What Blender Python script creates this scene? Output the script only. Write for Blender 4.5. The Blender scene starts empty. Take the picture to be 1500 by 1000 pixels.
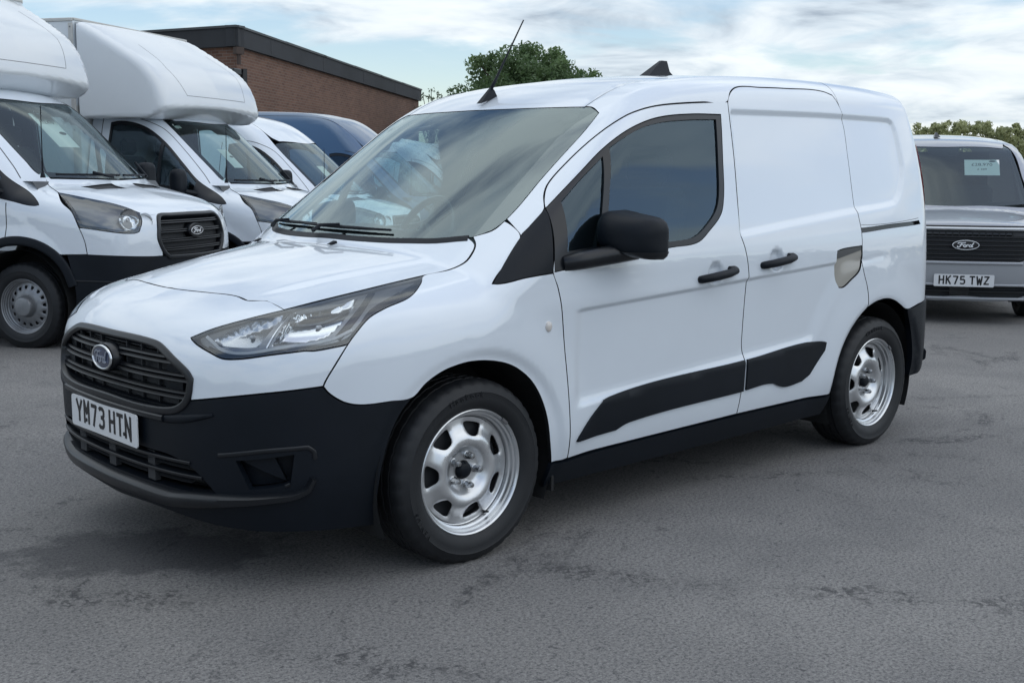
"""A white panel van in a vehicle yard, other vans parked behind it."""
import bpy, math, random
import numpy as np
from mathutils import Vector, Matrix
from mathutils.geometry import delaunay_2d_cdt

SC = bpy.context.scene
COL = SC.collection
rnd = random.Random(7)
nrg = np.random.default_rng(11)

# ------------------------------------------------------------------ camera, sky, sun, exposure
cam_data = bpy.data.cameras.new('camera'); cam = bpy.data.objects.new('camera', cam_data); COL.objects.link(cam)
cam_data.sensor_fit = 'HORIZONTAL'; cam_data.sensor_width = 36.0
cam_data.lens = 36.0 * 1701.0 / 1500.0
cam_data.clip_start = 0.05; cam_data.clip_end = 3000
def _cam(pos, yaw, pitch, roll):
    f = Vector((math.sin(yaw)*math.cos(pitch), math.cos(yaw)*math.cos(pitch), math.sin(pitch)))
    r = Vector((math.cos(yaw), -math.sin(yaw), 0)); u = r.cross(f)
    c, s = math.cos(roll), math.sin(roll); r2 = c*r + s*u; u2 = -s*r + c*u
    cam.matrix_world = Matrix(((r2.x,u2.x,-f.x,pos[0]),(r2.y,u2.y,-f.y,pos[1]),(r2.z,u2.z,-f.z,pos[2]),(0,0,0,1)))
_cam((-2.575, -3.8118, 1.3435), 0.7542, -0.1446, 0.0076)
SC.camera = cam

SUN_EL, SUN_AZ = math.radians(58), math.radians(150)      # azimuth measured from +Y towards +X
world = bpy.data.worlds.new('World'); SC.world = world; world.use_nodes = True
def build_sky():
    nt = world.node_tree; N = nt.nodes; L = nt.links; N.clear()
    out = N.new('ShaderNodeOutputWorld')
    sky = N.new('ShaderNodeTexSky'); sky.sky_type = 'NISHITA'; sky.sun_disc = False
    sky.sun_elevation = SUN_EL; sky.sun_rotation = SUN_AZ; sky.air_density = 1.0; sky.dust_density = 0.6
    bg = N.new('ShaderNodeBackground'); bg.inputs['Strength'].default_value = 0.115
    L.new(sky.outputs['Color'], bg.inputs['Color'])
    tc = N.new('ShaderNodeTexCoord')
    # flatten the cloud deck: divide direction by height
    sep = N.new('ShaderNodeSeparateXYZ'); L.new(tc.outputs['Generated'], sep.inputs[0])
    add = N.new('ShaderNodeMath'); add.operation = 'ADD'; add.inputs[1].default_value = 0.16
    ab = N.new('ShaderNodeMath'); ab.operation = 'ABSOLUTE'; L.new(sep.outputs['Z'], ab.inputs[0]); L.new(ab.outputs[0], add.inputs[0])
    div = N.new('ShaderNodeVectorMath'); div.operation = 'DIVIDE'; L.new(tc.outputs['Generated'], div.inputs[0])
    comb = N.new('ShaderNodeCombineXYZ')
    for i in range(3): L.new(add.outputs[0], comb.inputs[i])
    L.new(comb.outputs[0], div.inputs[1])
    def noise(scale, det, dist, off):
        m = N.new('ShaderNodeMapping'); m.inputs['Location'].default_value = off; m.inputs['Scale'].default_value = (1, 1, 1.2)
        L.new(div.outputs[0], m.inputs['Vector'])
        n = N.new('ShaderNodeTexNoise'); n.inputs['Scale'].default_value = scale; n.inputs['Detail'].default_value = det
        n.inputs['Roughness'].default_value = 0.55; n.inputs['Distortion'].default_value = dist; L.new(m.outputs[0], n.inputs['Vector'])
        return n
    n1 = noise(1.15, 8, 0.5, (3.2, 1.4, 0.3)); n2 = noise(2.3, 8, 0.4, (7.7, 2.1, 4.0))
    cover = N.new('ShaderNodeMapRange'); cover.inputs['From Min'].default_value = 0.39; cover.inputs['From Max'].default_value = 0.54; cover.interpolation_type = 'SMOOTHSTEP'
    L.new(n1.outputs['Fac'], cover.inputs['Value'])
    ramp = N.new('ShaderNodeValToRGB'); cr = ramp.color_ramp
    cr.elements[0].position = 0.30; cr.elements[0].color = (0.33, 0.39, 0.47, 1)
    cr.elements[1].position = 0.62; cr.elements[1].color = (0.88, 0.93, 0.95, 1)
    e = cr.elements.new(0.43); e.color = (0.62, 0.70, 0.775, 1)
    e = cr.elements.new(0.52); e.color = (0.78, 0.84, 0.885, 1)
    L.new(n2.outputs['Fac'], ramp.inputs['Fac'])
    bg2 = N.new('ShaderNodeBackground'); L.new(ramp.outputs['Color'], bg2.inputs['Color'])
    up = N.new('ShaderNodeMapRange'); up.inputs['From Min'].default_value = 0; up.inputs['From Max'].default_value = 1; up.inputs['To Min'].default_value = 0.84; up.inputs['To Max'].default_value = 1.12
    L.new(sep.outputs['Z'], up.inputs['Value']); L.new(up.outputs[0], bg2.inputs['Strength'])      # an overcast sky is brighter overhead
    cm = N.new('ShaderNodeMath'); cm.operation = 'MULTIPLY'; cm.inputs[1].default_value = 0.92; L.new(cover.outputs[0], cm.inputs[0])
    mix = N.new('ShaderNodeMixShader'); L.new(cm.outputs[0], mix.inputs[0]); L.new(bg.outputs[0], mix.inputs[1]); L.new(bg2.outputs[0], mix.inputs[2])
    L.new(mix.outputs[0], out.inputs['Surface'])
build_sky()
sun_d = bpy.data.lights.new('sun', 'SUN'); sun_d.energy = 0.5; sun_d.angle = math.radians(110); sun_d.color = (1.0, 0.965, 0.92)
sun = bpy.data.objects.new('sun', sun_d); COL.objects.link(sun)
_sd = Vector((math.sin(SUN_AZ)*math.cos(SUN_EL), math.cos(SUN_AZ)*math.cos(SUN_EL), math.sin(SUN_EL)))
sun.rotation_euler = _sd.to_track_quat('Z', 'Y').to_euler(); sun.location = (0, 0, 30)
SC.view_settings.view_transform = 'Standard'; SC.view_settings.look = 'None'
SC.view_settings.exposure = 0.40; SC.view_settings.gamma = 1.0; SC.view_settings.use_curve_mapping = False
SC.render.engine = 'CYCLES'
SC.cycles.use_denoising = True; SC.cycles.max_bounces = 8; SC.cycles.transparent_max_bounces = 16
SC.cycles.glossy_bounces = 4; SC.cycles.transmission_bounces = 6; SC.cycles.caustics_reflective = False; SC.cycles.caustics_refractive = False

# ------------------------------------------------------------------ materials
MATS = {}
def mat(name, col=(.5,.5,.5), rough=.5, metal=0., coat=0., coat_rough=.03, spec=.5, emit=None, bump=0., bscale=200., var=0., vscale=3., vcol=None, rvar=0.):
    if name in MATS: return MATS[name]
    m = bpy.data.materials.new(name); m.use_nodes = True; nt = m.node_tree; b = nt.nodes['Principled BSDF']
    b.inputs['Base Color'].default_value = (*col, 1); b.inputs['Roughness'].default_value = rough; b.inputs['Metallic'].default_value = metal
    b.inputs['Coat Weight'].default_value = coat; b.inputs['Coat Roughness'].default_value = coat_rough; b.inputs['Specular IOR Level'].default_value = spec
    if emit: b.inputs['Emission Color'].default_value = (*emit[:3], 1); b.inputs['Emission Strength'].default_value = emit[3]
    tc = nt.nodes.new('ShaderNodeTexCoord')
    def nz(scale, det=6):
        n = nt.nodes.new('ShaderNodeTexNoise'); n.inputs['Scale'].default_value = scale; n.inputs['Detail'].default_value = det; n.inputs['Roughness'].default_value = .6
        nt.links.new(tc.outputs['Object'], n.inputs['Vector']); return n
    if var > 0:
        n = nz(vscale); mx = nt.nodes.new('ShaderNodeMix'); mx.data_type = 'RGBA'
        v2 = vcol or tuple(c*(1-var) for c in col)
        mr = nt.nodes.new('ShaderNodeMapRange'); mr.inputs['From Min'].default_value = .42; mr.inputs['From Max'].default_value = .68
        nt.links.new(n.outputs['Fac'], mr.inputs['Value']); nt.links.new(mr.outputs[0], mx.inputs[0])
        mx.inputs[6].default_value = (*col, 1); mx.inputs[7].default_value = (*v2, 1); nt.links.new(mx.outputs[2], b.inputs['Base Color'])
        if rvar > 0:
            r2 = nt.nodes.new('ShaderNodeMapRange'); r2.inputs['From Min'].default_value = .3; r2.inputs['From Max'].default_value = .7
            r2.inputs['To Min'].default_value = rough; r2.inputs['To Max'].default_value = min(1, rough+rvar)
            nt.links.new(n.outputs['Fac'], r2.inputs['Value']); nt.links.new(r2.outputs[0], b.inputs['Roughness'])
    if bump > 0:
        n = nz(bscale, 3); bp = nt.nodes.new('ShaderNodeBump'); bp.inputs['Strength'].default_value = bump; bp.inputs['Distance'].default_value = .002
        nt.links.new(n.outputs['Fac'], bp.inputs['Height']); nt.links.new(bp.outputs[0], b.inputs['Normal'])
    MATS[name] = m; return m
def glass_mat(name, tint, refl=(.95,.98,1), ior=1.5, rough=0.0, min_r=0.0):
    m = bpy.data.materials.new(name); m.use_nodes = True; nt = m.node_tree; nt.nodes.clear()
    out = nt.nodes.new('ShaderNodeOutputMaterial'); tr = nt.nodes.new('ShaderNodeBsdfTransparent'); tr.inputs[0].default_value = (*tint, 1)
    gl = nt.nodes.new('ShaderNodeBsdfGlossy'); gl.inputs['Roughness'].default_value = rough; gl.inputs[0].default_value = (*refl, 1)
    fr = nt.nodes.new('ShaderNodeFresnel'); fr.inputs['IOR'].default_value = ior
    mr = nt.nodes.new('ShaderNodeMapRange'); mr.inputs['From Min'].default_value = 0; mr.inputs['From Max'].default_value = 1
    mr.inputs['To Min'].default_value = min_r; mr.inputs['To Max'].default_value = 1.0
    mx = nt.nodes.new('ShaderNodeMixShader'); nt.links.new(fr.outputs[0], mr.inputs['Value']); nt.links.new(mr.outputs[0], mx.inputs[0])
    nt.links.new(tr.outputs[0], mx.inputs[1]); nt.links.new(gl.outputs[0], mx.inputs[2]); nt.links.new(mx.outputs[0], out.inputs['Surface'])
    MATS[name] = m; return m
WHITE = mat('white_paint', (.745,.805,.870), .30, coat=1.0, coat_rough=.015, var=.04, vscale=1.3, rvar=.10)
WHITE.node_tree.nodes['Principled BSDF'].inputs['Coat IOR'].default_value = 1.7
NAVY = mat('navy_paint', (.050,.110,.200), .35, metal=.25, coat=1.0, coat_rough=.03)
SILVER = mat('silver_grey_paint', (.34,.355,.38), .30, metal=.3, coat=1.0, coat_rough=.03)
GRP = mat('white_moulded_plastic', (.74,.775,.80), .22, coat=.6, coat_rough=.08, var=.05, vscale=.8)
BLACK = mat('black_plastic', (.0036,.0064,.0108), .42, spec=.24, bump=.25, bscale=900., var=.25, vscale=4., vcol=(.005,.008,.0135), rvar=.12)
GLOSSB = mat('gloss_black', (.010,.011,.013), .18)
SATINB = mat('satin_black', (.007,.009,.0125), .32, var=.2, vscale=6.)
SEAL = mat('rubber_seal', (.014,.015,.017), .55)
RUBBER = mat('tyre_rubber', (.0065,.008,.0105), .52, bump=.3, bscale=260., var=.3, vscale=9., vcol=(.011,.0125,.015), rvar=.15)
STEEL = mat('silver_wheel_paint', (.70,.715,.73), .25, metal=.85, var=.10, vscale=14., rvar=.12)
NUT = mat('wheel_nut_metal', (.42,.43,.44), .25, metal=1.0)
CHROME = mat('chrome', (.72,.74,.76), .07, metal=1.0)
LAMPREF = mat('lamp_reflector', (.55,.57,.60), .16, metal=.9)
LAMPGREY = mat('lamp_grey_trim', (.30,.315,.335), .26, metal=.45)
FACET = mat('lamp_facets', (.62,.64,.66), .14, metal=1.0, bump=1.0, bscale=26.)
FACET.node_tree.nodes['Bump'].inputs['Distance'].default_value = .02
DARK = mat('dark_trim', (.030,.032,.036), .7)
LINER = mat('arch_liner', (.010,.011,.012), .85, bump=.4, bscale=150.)
TRIM = mat('grey_interior_trim', (.034,.037,.041), .75)
DASH = mat('dashboard_grey', (.085,.093,.10), .6)
STEEL2 = mat('shaded_wheel_paint', (.30,.31,.325), .38, metal=.7, var=.25, vscale=9., rvar=.2)  # greyer wheel paint; shade on the hubs is put into its colour
FABRIC = mat('seat_fabric', (.022,.024,.028), .9, bump=.4, bscale=500.)
HEADL = mat('grey_headliner', (.22,.23,.235), .9)
PLATEW = mat('plate_white', (.74,.75,.76), .28)
INK = mat('plate_black', (.012,.012,.014), .35)
BLUEOV = mat('badge_blue', (.012,.030,.085), .12, coat=1.0)
EMBW = mat('badge_white', (.80,.82,.84), .3)
PAPER = mat('paper_white', (.76,.80,.79), .7)
PAPERG = mat('paper_green', (.22,.62,.22), .7)
INKG = mat('print_grey', (.04,.055,.065), .7)
REDL = mat('red_lamp', (.12,.008,.012), .12, coat=1.0)
AMBER = mat('clear_marker_lens', (.66,.62,.58), .12, coat=1.0)
BEIGE = mat('filler_flap_tan', (.36,.345,.31), .25, coat=.5)
ALU = mat('aluminium_trim', (.58,.57,.54), .42, metal=.35, var=.15, vscale=5.)
SCREW = mat('screw_metal', (.20,.20,.21), .4, metal=.8)
WSGLASS = glass_mat('windscreen_glass', (.80,.96,.94), (.84,.98,1), ior=1.5, min_r=.17)
WSGLASS2 = glass_mat('parked_windscreen_glass', (.80,.95,.93), (.86,.98,1), ior=1.45, min_r=.05)
SIDEGLASS = glass_mat('side_glass', (.58,.72,.74), (.64,.84,1), ior=1.5, min_r=.045)
LENS = glass_mat('lamp_lens', (.94,.96,.97), ior=1.5, min_r=.06)
MIRRORG = mat('mirror_glass', (.7,.72,.74), .03, metal=1.0)

# ------------------------------------------------------------------ object helpers
def mesh(name, V, Fc, material=None, parent=None, normals=None, smooth=True, flat_idx=None):
    me = bpy.data.meshes.new(name); me.from_pydata([tuple(map(float, v)) for v in V], [], [tuple(map(int, f)) for f in Fc])
    if smooth: me.polygons.foreach_set('use_smooth', [True]*len(me.polygons))
    if normals is not None and smooth: me.normals_split_custom_set_from_vertices([tuple(map(float, n)) for n in normals])
    if material: me.materials.append(material)
    me.update()
    o = bpy.data.objects.new(name, me); COL.objects.link(o)
    if parent is not None: o.parent = parent
    return o
def empty(name, loc=(0,0,0), rz=0., label=None, cat=None, group=None):
    o = bpy.data.objects.new(name, None); COL.objects.link(o); o.location = loc; o.rotation_euler = (0,0,rz); o.empty_display_size = .3
    tag(o, label, cat, group); return o
def tag(o, label=None, cat=None, group=None, kind=None):
    if label: o['label'] = label
    if cat: o['category'] = cat
    if group: o['group'] = group
    if kind: o['kind'] = kind
    return o
def copy_tree(o, parent=None):
    c = o.copy(); COL.objects.link(c); c.parent = parent
    for ch in o.children: copy_tree(ch, c)
    return c
class MB:
    """collects simple solids into one mesh"""
    def __init__(s): s.V = []; s.F = []
    def add(s, V, F):
        k = len(s.V); s.V += [tuple(v) for v in V]; s.F += [tuple(i+k for i in f) for f in F]; return s
    def box(s, c, d, R=None, ch=0.):
        c = np.array(c, float); d = np.array(d, float)/2
        if ch <= 0:
            V = np.array([[x,y,z] for x in (-1,1) for y in (-1,1) for z in (-1,1)], float)*d
            F = [(0,1,3,2),(4,6,7,5),(0,4,5,1),(2,3,7,6),(0,2,6,4),(1,5,7,3)]
        else:
            ch = min(ch, d.min()*.9); V = []; 
            for sx in (-1,1):
                for sy in (-1,1):
                    for sz in (-1,1):
                        V += [(sx*d[0], sy*(d[1]-ch), sz*(d[2]-ch)), (sx*(d[0]-ch), sy*d[1], sz*(d[2]-ch)), (sx*(d[0]-ch), sy*(d[1]-ch), sz*d[2])]
            V = np.array(V); idx = lambda a,b,c_,k: ((a*2+b)*2+c_)*3+k
            F = []
            for a in (0,1):
                q = [idx(a,0,0,0),idx(a,0,1,0),idx(a,1,1,0),idx(a,1,0,0)]; F.append(tuple(q if a==0 else q[::-1]))
                q = [idx(0,a,0,1),idx(1,a,0,1),idx(1,a,1,1),idx(0,a,1,1)]; F.append(tuple(q if a==0 else q[::-1]))
                q = [idx(0,0,a,2),idx(0,1,a,2),idx(1,1,a,2),idx(1,0,a,2)]; F.append(tuple(q if a==0 else q[::-1]))
            for a in (0,1):
                for b in (0,1):
                    F.append((idx(0,a,b,1),idx(0,a,b,2),idx(1,a,b,2),idx(1,a,b,1))); F.append((idx(a,0,b,0),idx(a,0,b,2),idx(a,1,b,2),idx(a,1,b,0))); F.append((idx(a,b,0,0),idx(a,b,0,1),idx(a,b,1,1),idx(a,b,1,0)))
                    for c_ in (0,1): F.append((idx(a,b,c_,0),idx(a,b,c_,1),idx(a,b,c_,2)))
        if R is not None: V = V @ np.array(R).T
        return s.add(V+c, F)
    def tube(s, pts, r, n=8, cap=True, closed=False):
        P = np.array(pts, float); m = len(P); rr = np.broadcast_to(np.array(r, float), (m,))
        T = np.gradient(P, axis=0) if not closed else np.roll(P,-1,0)-np.roll(P,1,0)
        T /= np.linalg.norm(T, axis=1)[:,None]+1e-12
        up = np.array([0,0,1.]) if abs(T[0][2]) < .9 else np.array([1.,0,0]); V = []
        for i in range(m):
            a = np.cross(T[i], up); a /= np.linalg.norm(a)+1e-12; b = np.cross(a, T[i]); up = b
            for k in range(n):
                t = 2*math.pi*k/n; V.append(P[i]+rr[i]*(math.cos(t)*a+math.sin(t)*b))
        F = []
        for i in range(m if closed else m-1):
            j = (i+1) % m
            for k in range(n): F.append((i*n+k, i*n+(k+1)%n, j*n+(k+1)%n, j*n+k))
        if cap and not closed: F.append(tuple(range(n-1,-1,-1))); F.append(tuple((m-1)*n+k for k in range(n)))
        return s.add(V, F)
    def lathe(s, prof, n=48, axis='y', loc=(0,0,0), close=False):
        """prof: (r, h) along axis"""
        V = []; F = []; m = len(prof)
        for k in range(n):
            t = 2*math.pi*k/n
            for r, h in prof:
                a, b = r*math.cos(t), r*math.sin(t)
                V.append({'y': (a, h, b), 'x': (h, a, b), 'z': (a, b, h)}[axis])
        for k in range(n):
            j = (k+1) % n
            for i in range(m if close else m-1):
                i2 = (i+1) % m; F.append((k*m+i, j*m+i, j*m+i2, k*m+i2))
        return s.add(np.array(V)+np.array(loc), F)
    def prism(s, poly, z0, z1, fn=None):
        n = len(poly); fn = fn or (lambda x, y, z: (x, y, z))
        V = [fn(x, y, z0) for x, y in poly]+[fn(x, y, z1) for x, y in poly]
        F = [tuple(range(n-1,-1,-1)), tuple(range(n, 2*n))]+[(i,(i+1)%n,n+(i+1)%n,n+i) for i in range(n)]
        return s.add(V, F)
    def build(s, name, material, parent=None, smooth=False, autosmooth=None):
        o = mesh(name, s.V, s.F, material, parent, smooth=smooth)
        if autosmooth: 
            o.data.polygons.foreach_set('use_smooth', [True]*len(o.data.polygons)); o.data.set_sharp_from_angle(angle=math.radians(autosmooth))
        return o

# ------------------------------------------------------------------ body surfaces
def curve(pts,sig=0.03,n=2400):
    pts=sorted(pts); xs=np.array([p[0] for p in pts],float); ys=np.array([p[1] for p in pts],float)
    h=np.diff(xs); d=np.diff(ys)/h; m=np.zeros(len(xs))
    m[0]=d[0]; m[-1]=d[-1]
    for i in range(1,len(xs)-1):
        if d[i-1]*d[i]>0:
            w1=2*h[i]+h[i-1]; w2=h[i]+2*h[i-1]; m[i]=(w1+w2)/(w1/d[i-1]+w2/d[i])
    pad=3*sig+.02; X=np.linspace(xs[0]-pad,xs[-1]+pad,n)
    i=np.clip(np.searchsorted(xs,X)-1,0,len(h)-1); t=(X-xs[i])/h[i]
    Y=(2*t**3-3*t**2+1)*ys[i]+(t**3-2*t**2+t)*h[i]*m[i]+(-2*t**3+3*t**2)*ys[i+1]+(t**3-t**2)*h[i]*m[i+1]
    Y=np.where(X<xs[0],ys[0]+(X-xs[0])*m[0],np.where(X>xs[-1],ys[-1]+(X-xs[-1])*m[-1],Y))
    dx=X[1]-X[0]; k=int(3*sig/dx)
    if k>0:
        g=np.exp(-.5*(np.arange(-k,k+1)*dx/sig)**2); g/=g.sum()
        Yp=np.concatenate([Y[0]+(np.arange(-k,0))*(Y[1]-Y[0]),Y,Y[-1]+np.arange(1,k+1)*(Y[-1]-Y[-2])])
        Y=np.convolve(Yp,g,'valid')
    def f(x):
        x=np.asarray(x,float); u=np.clip((x-X[0])/dx,0,n-1.0001); j=u.astype(int); return Y[j]+(u-j)*(Y[j+1]-Y[j])
    class K:
        def __call__(self,x): return f(x)
    return K()
def smax(a,b,k):
    h=np.maximum(k-np.abs(a-b),0)/k; return np.maximum(a,b)+h*h*k*.25
def smin(a,b,k): return -smax(-a,-b,k)
def sstep(x,a,b):
    t=np.clip((x-a)/(b-a),0,1); return t*t*(3-2*t)
def polysdf(x,z,P):
    P=np.asarray(P,float); d=np.full(x.shape,1e9); s=np.ones(x.shape)
    n=len(P)
    for i in range(n):
        a=P[i]; b=P[i-1]; ex,ez=b[0]-a[0],b[1]-a[1]; wx,wz=x-a[0],z-a[1]
        t=np.clip((wx*ex+wz*ez)/(ex*ex+ez*ez),0,1); d=np.minimum(d,(wx-ex*t)**2+(wz-ez*t)**2)
        c1=z>=a[1]; c2=z<b[1]; c3=ex*wz>ez*wx
        s=np.where((c1&c2&c3)|(~c1&~c2&~c3),-s,s)
    return s*np.sqrt(d)
class Connect:
    Wz=curve([(.10,.80),(.18,.835),(.25,.862),(.32,.880),(.42,.893),(.6,.897),(.8,.902),(.92,.906),(1.0,.901),(1.08,.889),(1.2,.861),(1.4,.812),(1.6,.752),(1.7,.718),(1.8,.672),(1.95,.59)],.035)
    Px=curve([(-1.0,-.27),(-.8,-.145),(-.7,-.10),(-.6,-.066),(-.45,-.03),(-.3,-.012),(-.1,0),(.3,0),(2.4,0),(2.8,-.006),(3.1,-.02),(3.3,-.036),(3.5,-.07)],.06)
    Xc=curve([(.10,-.825),(.2,-.865),(.3,-.890),(.42,-.906),(.5,-.909),(.6,-.909),(.7,-.899),(.8,-.876),(.88,-.834),(.95,-.75),(1.05,-.54)],.04)
    D=curve([(-.2,.004),(0,0),(.2,.006),(.4,.03),(.5,.055),(.6,.10),(.7,.175),(.8,.30),(.88,.47),(.95,.75)],.03)
    Hc=curve([(-1.,.78),(-.9,.835),(-.8,.880),(-.7,.917),(-.6,.947),(-.45,.984),(-.3,1.016),(-.1,1.052),(.1,1.085),(.35,1.12)],.05)
    Hy=curve([(-.2,.002),(0,0),(.2,-.004),(.4,-.016),(.6,-.042),(.75,-.075),(.9,-.13)],.05)
    Rc=curve([(.4,1.47),(.6,1.575),(.8,1.665),(1.0,1.723),(1.3,1.771),(1.6,1.800),(2.0,1.820),(2.4,1.827),(2.8,1.822),(3.2,1.80),(3.5,1.77)],.08)
    Ry=curve([(-.2,.002),(0,0),(.3,-.008),(.6,-.035),(.8,-.07)],.05)
    Rx=curve([(.1,3.40),(.3,3.42),(.5,3.43),(.75,3.42),(1.0,3.405),(1.2,3.385),(1.5,3.335),(1.8,3.265),(1.95,3.21)],.06)
    RD=curve([(-.2,-.004),(0,0),(.4,-.02),(.6,-.05),(.75,-.105),(.85,-.20),(.95,-.40)],.04)
    rec=[(1.30,1.07),(1.30,1.605),(2.28,1.622),(2.78,1.622),(2.94,1.62),(2.975,1.605),(2.988,1.57),(2.991,1.484),(2.985,1.387),(2.963,1.332),(2.915,1.263),(2.88,1.232),(2.837,1.207),(2.748,1.195),(2.433,1.173),(1.884,1.125)]
    detail=True
    def W(s,x,z):
        w=s.Wz(z)+s.Px(x)
        if s.detail:
            # arch flares
            for cx in (0.,2.662):
                r=np.hypot(x-cx,(z-.32))
                up=sstep(z,.15,.4)
                w=w+.016*up*(1-sstep(r,.43,.62))-.012*up*(1-sstep(r,.395,.44))
            # door scallop between crease and lower ridge
            zc=.845+(x-.44)*.052; zb=.50+(x-.48)*.062
            ends=sstep(x,.46,.53)
            rr=np.hypot(x-2.662,z-.32); rf=np.hypot(x,z-.32)
            ends=ends*sstep(rr,.60,.72)*(x<2.66)
            lo=np.clip((z-zb+.022)/.058,0,1)
            w=w-.014*ends*lo*(2-lo)*(1-sstep(z,zc-.014,zc+.007))
            # belt shelf: soft step under the side window / cargo recess
            d=polysdf(x,z,s.rec); xs=1.478+.17*(z-1.1)
            w=w-.015*(1-sstep(d,-.020,.016))*sstep(x,xs+.008,xs+.034)
            # finger scoops behind the door handles
            for hx,hz in ((1.311,.936),(1.746,.972)):
                q=np.hypot((x-hx)/.058,(z-hz)/.055); w=w-.020*(1-sstep(q,.45,1.))
        return w
    def F(s,x,y,z):
        y=np.abs(y)
        side=(y-s.W(x,z))
        hood=(z-(s.Hc(x)+s.Hy(y)))*.97
        if s.detail: yc=.585+.24*x; hood=hood+.008*sstep(y,yc-.028,yc+.022)*sstep(x,-.66,-.45)
        xg=.015+(z-1.09)*1.40+.05*(z-1.09)**2+.155*(y/.74)**2+.03*(y/.74)**4
        glass=(xg-x)*.585
        roof=z-(s.Rc(x)+s.Ry(y))
        if s.detail: roof=roof+.007*(1-sstep(y,.555,.575))
        cab=smax(glass,roof,.10)
        # sides of cabin
        cab=smax(cab,side,.085)
        low=smax(hood,side,.13)
        up=smin(cab,low,.012)
        g=s.Xc(z)+s.D(y); e=1e-3
        sl=(s.D(y+e)-s.D(y-e))/(2*e); sz=(s.Xc(z+e)-s.Xc(z-e))/(2*e)
        front=(g-x)/np.sqrt(1+sl*sl+sz*sz)
        f=smax(up,front,.10)
        rear=(x-(s.Rx(z)+s.RD(y)))
        return smax(f,rear,.07)
def hit(F,O,Dr,t0,t1,n=160,out=False,off=0.,it=18):
    """first crossing along rays; out=True: from inside outwards"""
    O=np.atleast_2d(O).astype(float); Dr=np.atleast_2d(Dr).astype(float)
    N=max(len(O),len(Dr)); O=np.broadcast_to(O,(N,3)); Dr=np.broadcast_to(Dr,(N,3))
    ts=np.linspace(t0,t1,n); a=np.full(N,np.nan); b=np.full(N,np.nan); sg=1 if out else -1
    prev=sg*(F(*(O+Dr*ts[0]).T)+off); open_=np.ones(N,bool)
    for k in range(1,n):
        idx=np.where(open_)[0]
        if not len(idx): break
        cur=sg*(F(*(O[idx]+Dr[idx]*ts[k]).T)+off)
        c=(prev[idx]<0)&(cur>=0); j=idx[c]; a[j]=ts[k-1]; b[j]=ts[k]; open_[j]=False
        prev[idx]=cur
    ok=~np.isnan(a); A=a[ok];B=b[ok];o=O[ok];d=Dr[ok]
    for _ in range(it):
        m=(A+B)/2; v=sg*(F(*(o+d*m[:,None]).T)+off)<0
        A=np.where(v,m,A);B=np.where(v,B,m)
    t=np.full(N,np.nan);t[ok]=(A+B)/2
    return O+Dr*t[:,None]
class Transit:
    Wz=curve([(.10,.90),(.25,.955),(.4,.985),(.6,1.0),(.85,1.012),(1.05,1.015),(1.2,1.0),(1.4,.965),(1.7,.905),(2.0,.835),(2.2,.78),(2.4,.70),(2.6,.60)],.05)
    Px=curve([(-1.2,-.25),(-1.0,-.15),(-.85,-.095),(-.7,-.06),(-.5,-.025),(-.2,-.004),(.3,0),(6,0)],.08)
    Xc=curve([(.1,-.93),(.25,-.985),(.4,-1.01),(.6,-1.02),(.85,-1.015),(1.0,-.995),(1.1,-.95),(1.2,-.85)],.04)
    D=curve([(-.2,.004),(0,0),(.3,.012),(.5,.04),(.65,.085),(.8,.16),(.9,.26),(.98,.42),(1.1,.8)],.04)
    Hc=curve([(-1.2,1.02),(-1.05,1.085),(-.95,1.125),(-.8,1.175),(-.6,1.235),(-.4,1.288),(-.2,1.335),(.1,1.40)],.06)
    Hy=curve([(-.2,.003),(0,0),(.3,-.008),(.6,-.03),(.8,-.06),(1.0,-.12)],.06)
    Ry=curve([(-.2,.003),(0,0),(.4,-.014),(.7,-.045),(.9,-.09)],.06)
    Lend=6.
    def __init__(s,roof):
        s.Rc=curve(roof,.10)
    def W(s,x,z):
        w=s.Wz(z)+s.Px(x)
        r=np.hypot(x,z-.34); w=w+.02*sstep(z,.1,.4)*(1-sstep(r,.50,.68))
        return w
    def F(s,x,y,z):
        y=np.abs(y); side=y-s.W(x,z)
        hood=(z-(s.Hc(x)+s.Hy(y)))*.97
        xg=-.29+(z-1.34)*1.12+.03*(z-1.34)**2+.17*(y/.7)**2+.02*(y/.7)**4
        glass=(xg-x)*.66
        roof=z-(s.Rc(x)+s.Ry(y))
        cab=smax(smax(glass,roof,.12),side,.10)
        low=smax(hood,side,.15)
        up=smin(cab,low,.015)
        e=1e-3; g=s.Xc(z)+s.D(y); sl=(s.D(y+e)-s.D(y-e))/(2*e); sz=(s.Xc(z+e)-s.Xc(z-e))/(2*e)
        f=smax(up,(g-x)/np.sqrt(1+sl*sl+sz*sz),.10)
        return smax(f,x-s.Lend,.10)
class Pod:
    """rounded over-cab wind deflector of a box van"""
    hw=curve([(-.3,.90),(.2,.965),(.45,1.01),(.8,1.05),(1.1,1.075),(1.45,1.085),(1.7,1.085)],.05)
    fx=curve([(0,.37),(.4,.385),(.7,.41),(.95,.44),(1.1,.48)],.05)
    slope=curve([(1.9,-.03),(2.19,.0),(2.31,.035),(2.45,.10),(2.60,.23),(2.725,.42),(2.85,.63),(3.0,.90),(3.1,1.08)],.035)
    def F(s,x,y,z):
        y=np.abs(y)
        side=y-s.hw(x)-.02*(3.0-z)*0
        sl=s.slope(z); e=1e-3; dz=(s.slope(z+e)-s.slope(z-e))/(2*e)
        front=(s.fx(y)+sl-x)/np.sqrt(1+dz*dz)
        bot=(2.19-.17*sstep(x,.26,.66)-z)*.9
        f=smax(front,side,.085); f=smax(f,z-3.02,.05); f=smax(f,bot,.03)
        return smax(f,x-1.44,.01)
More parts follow.
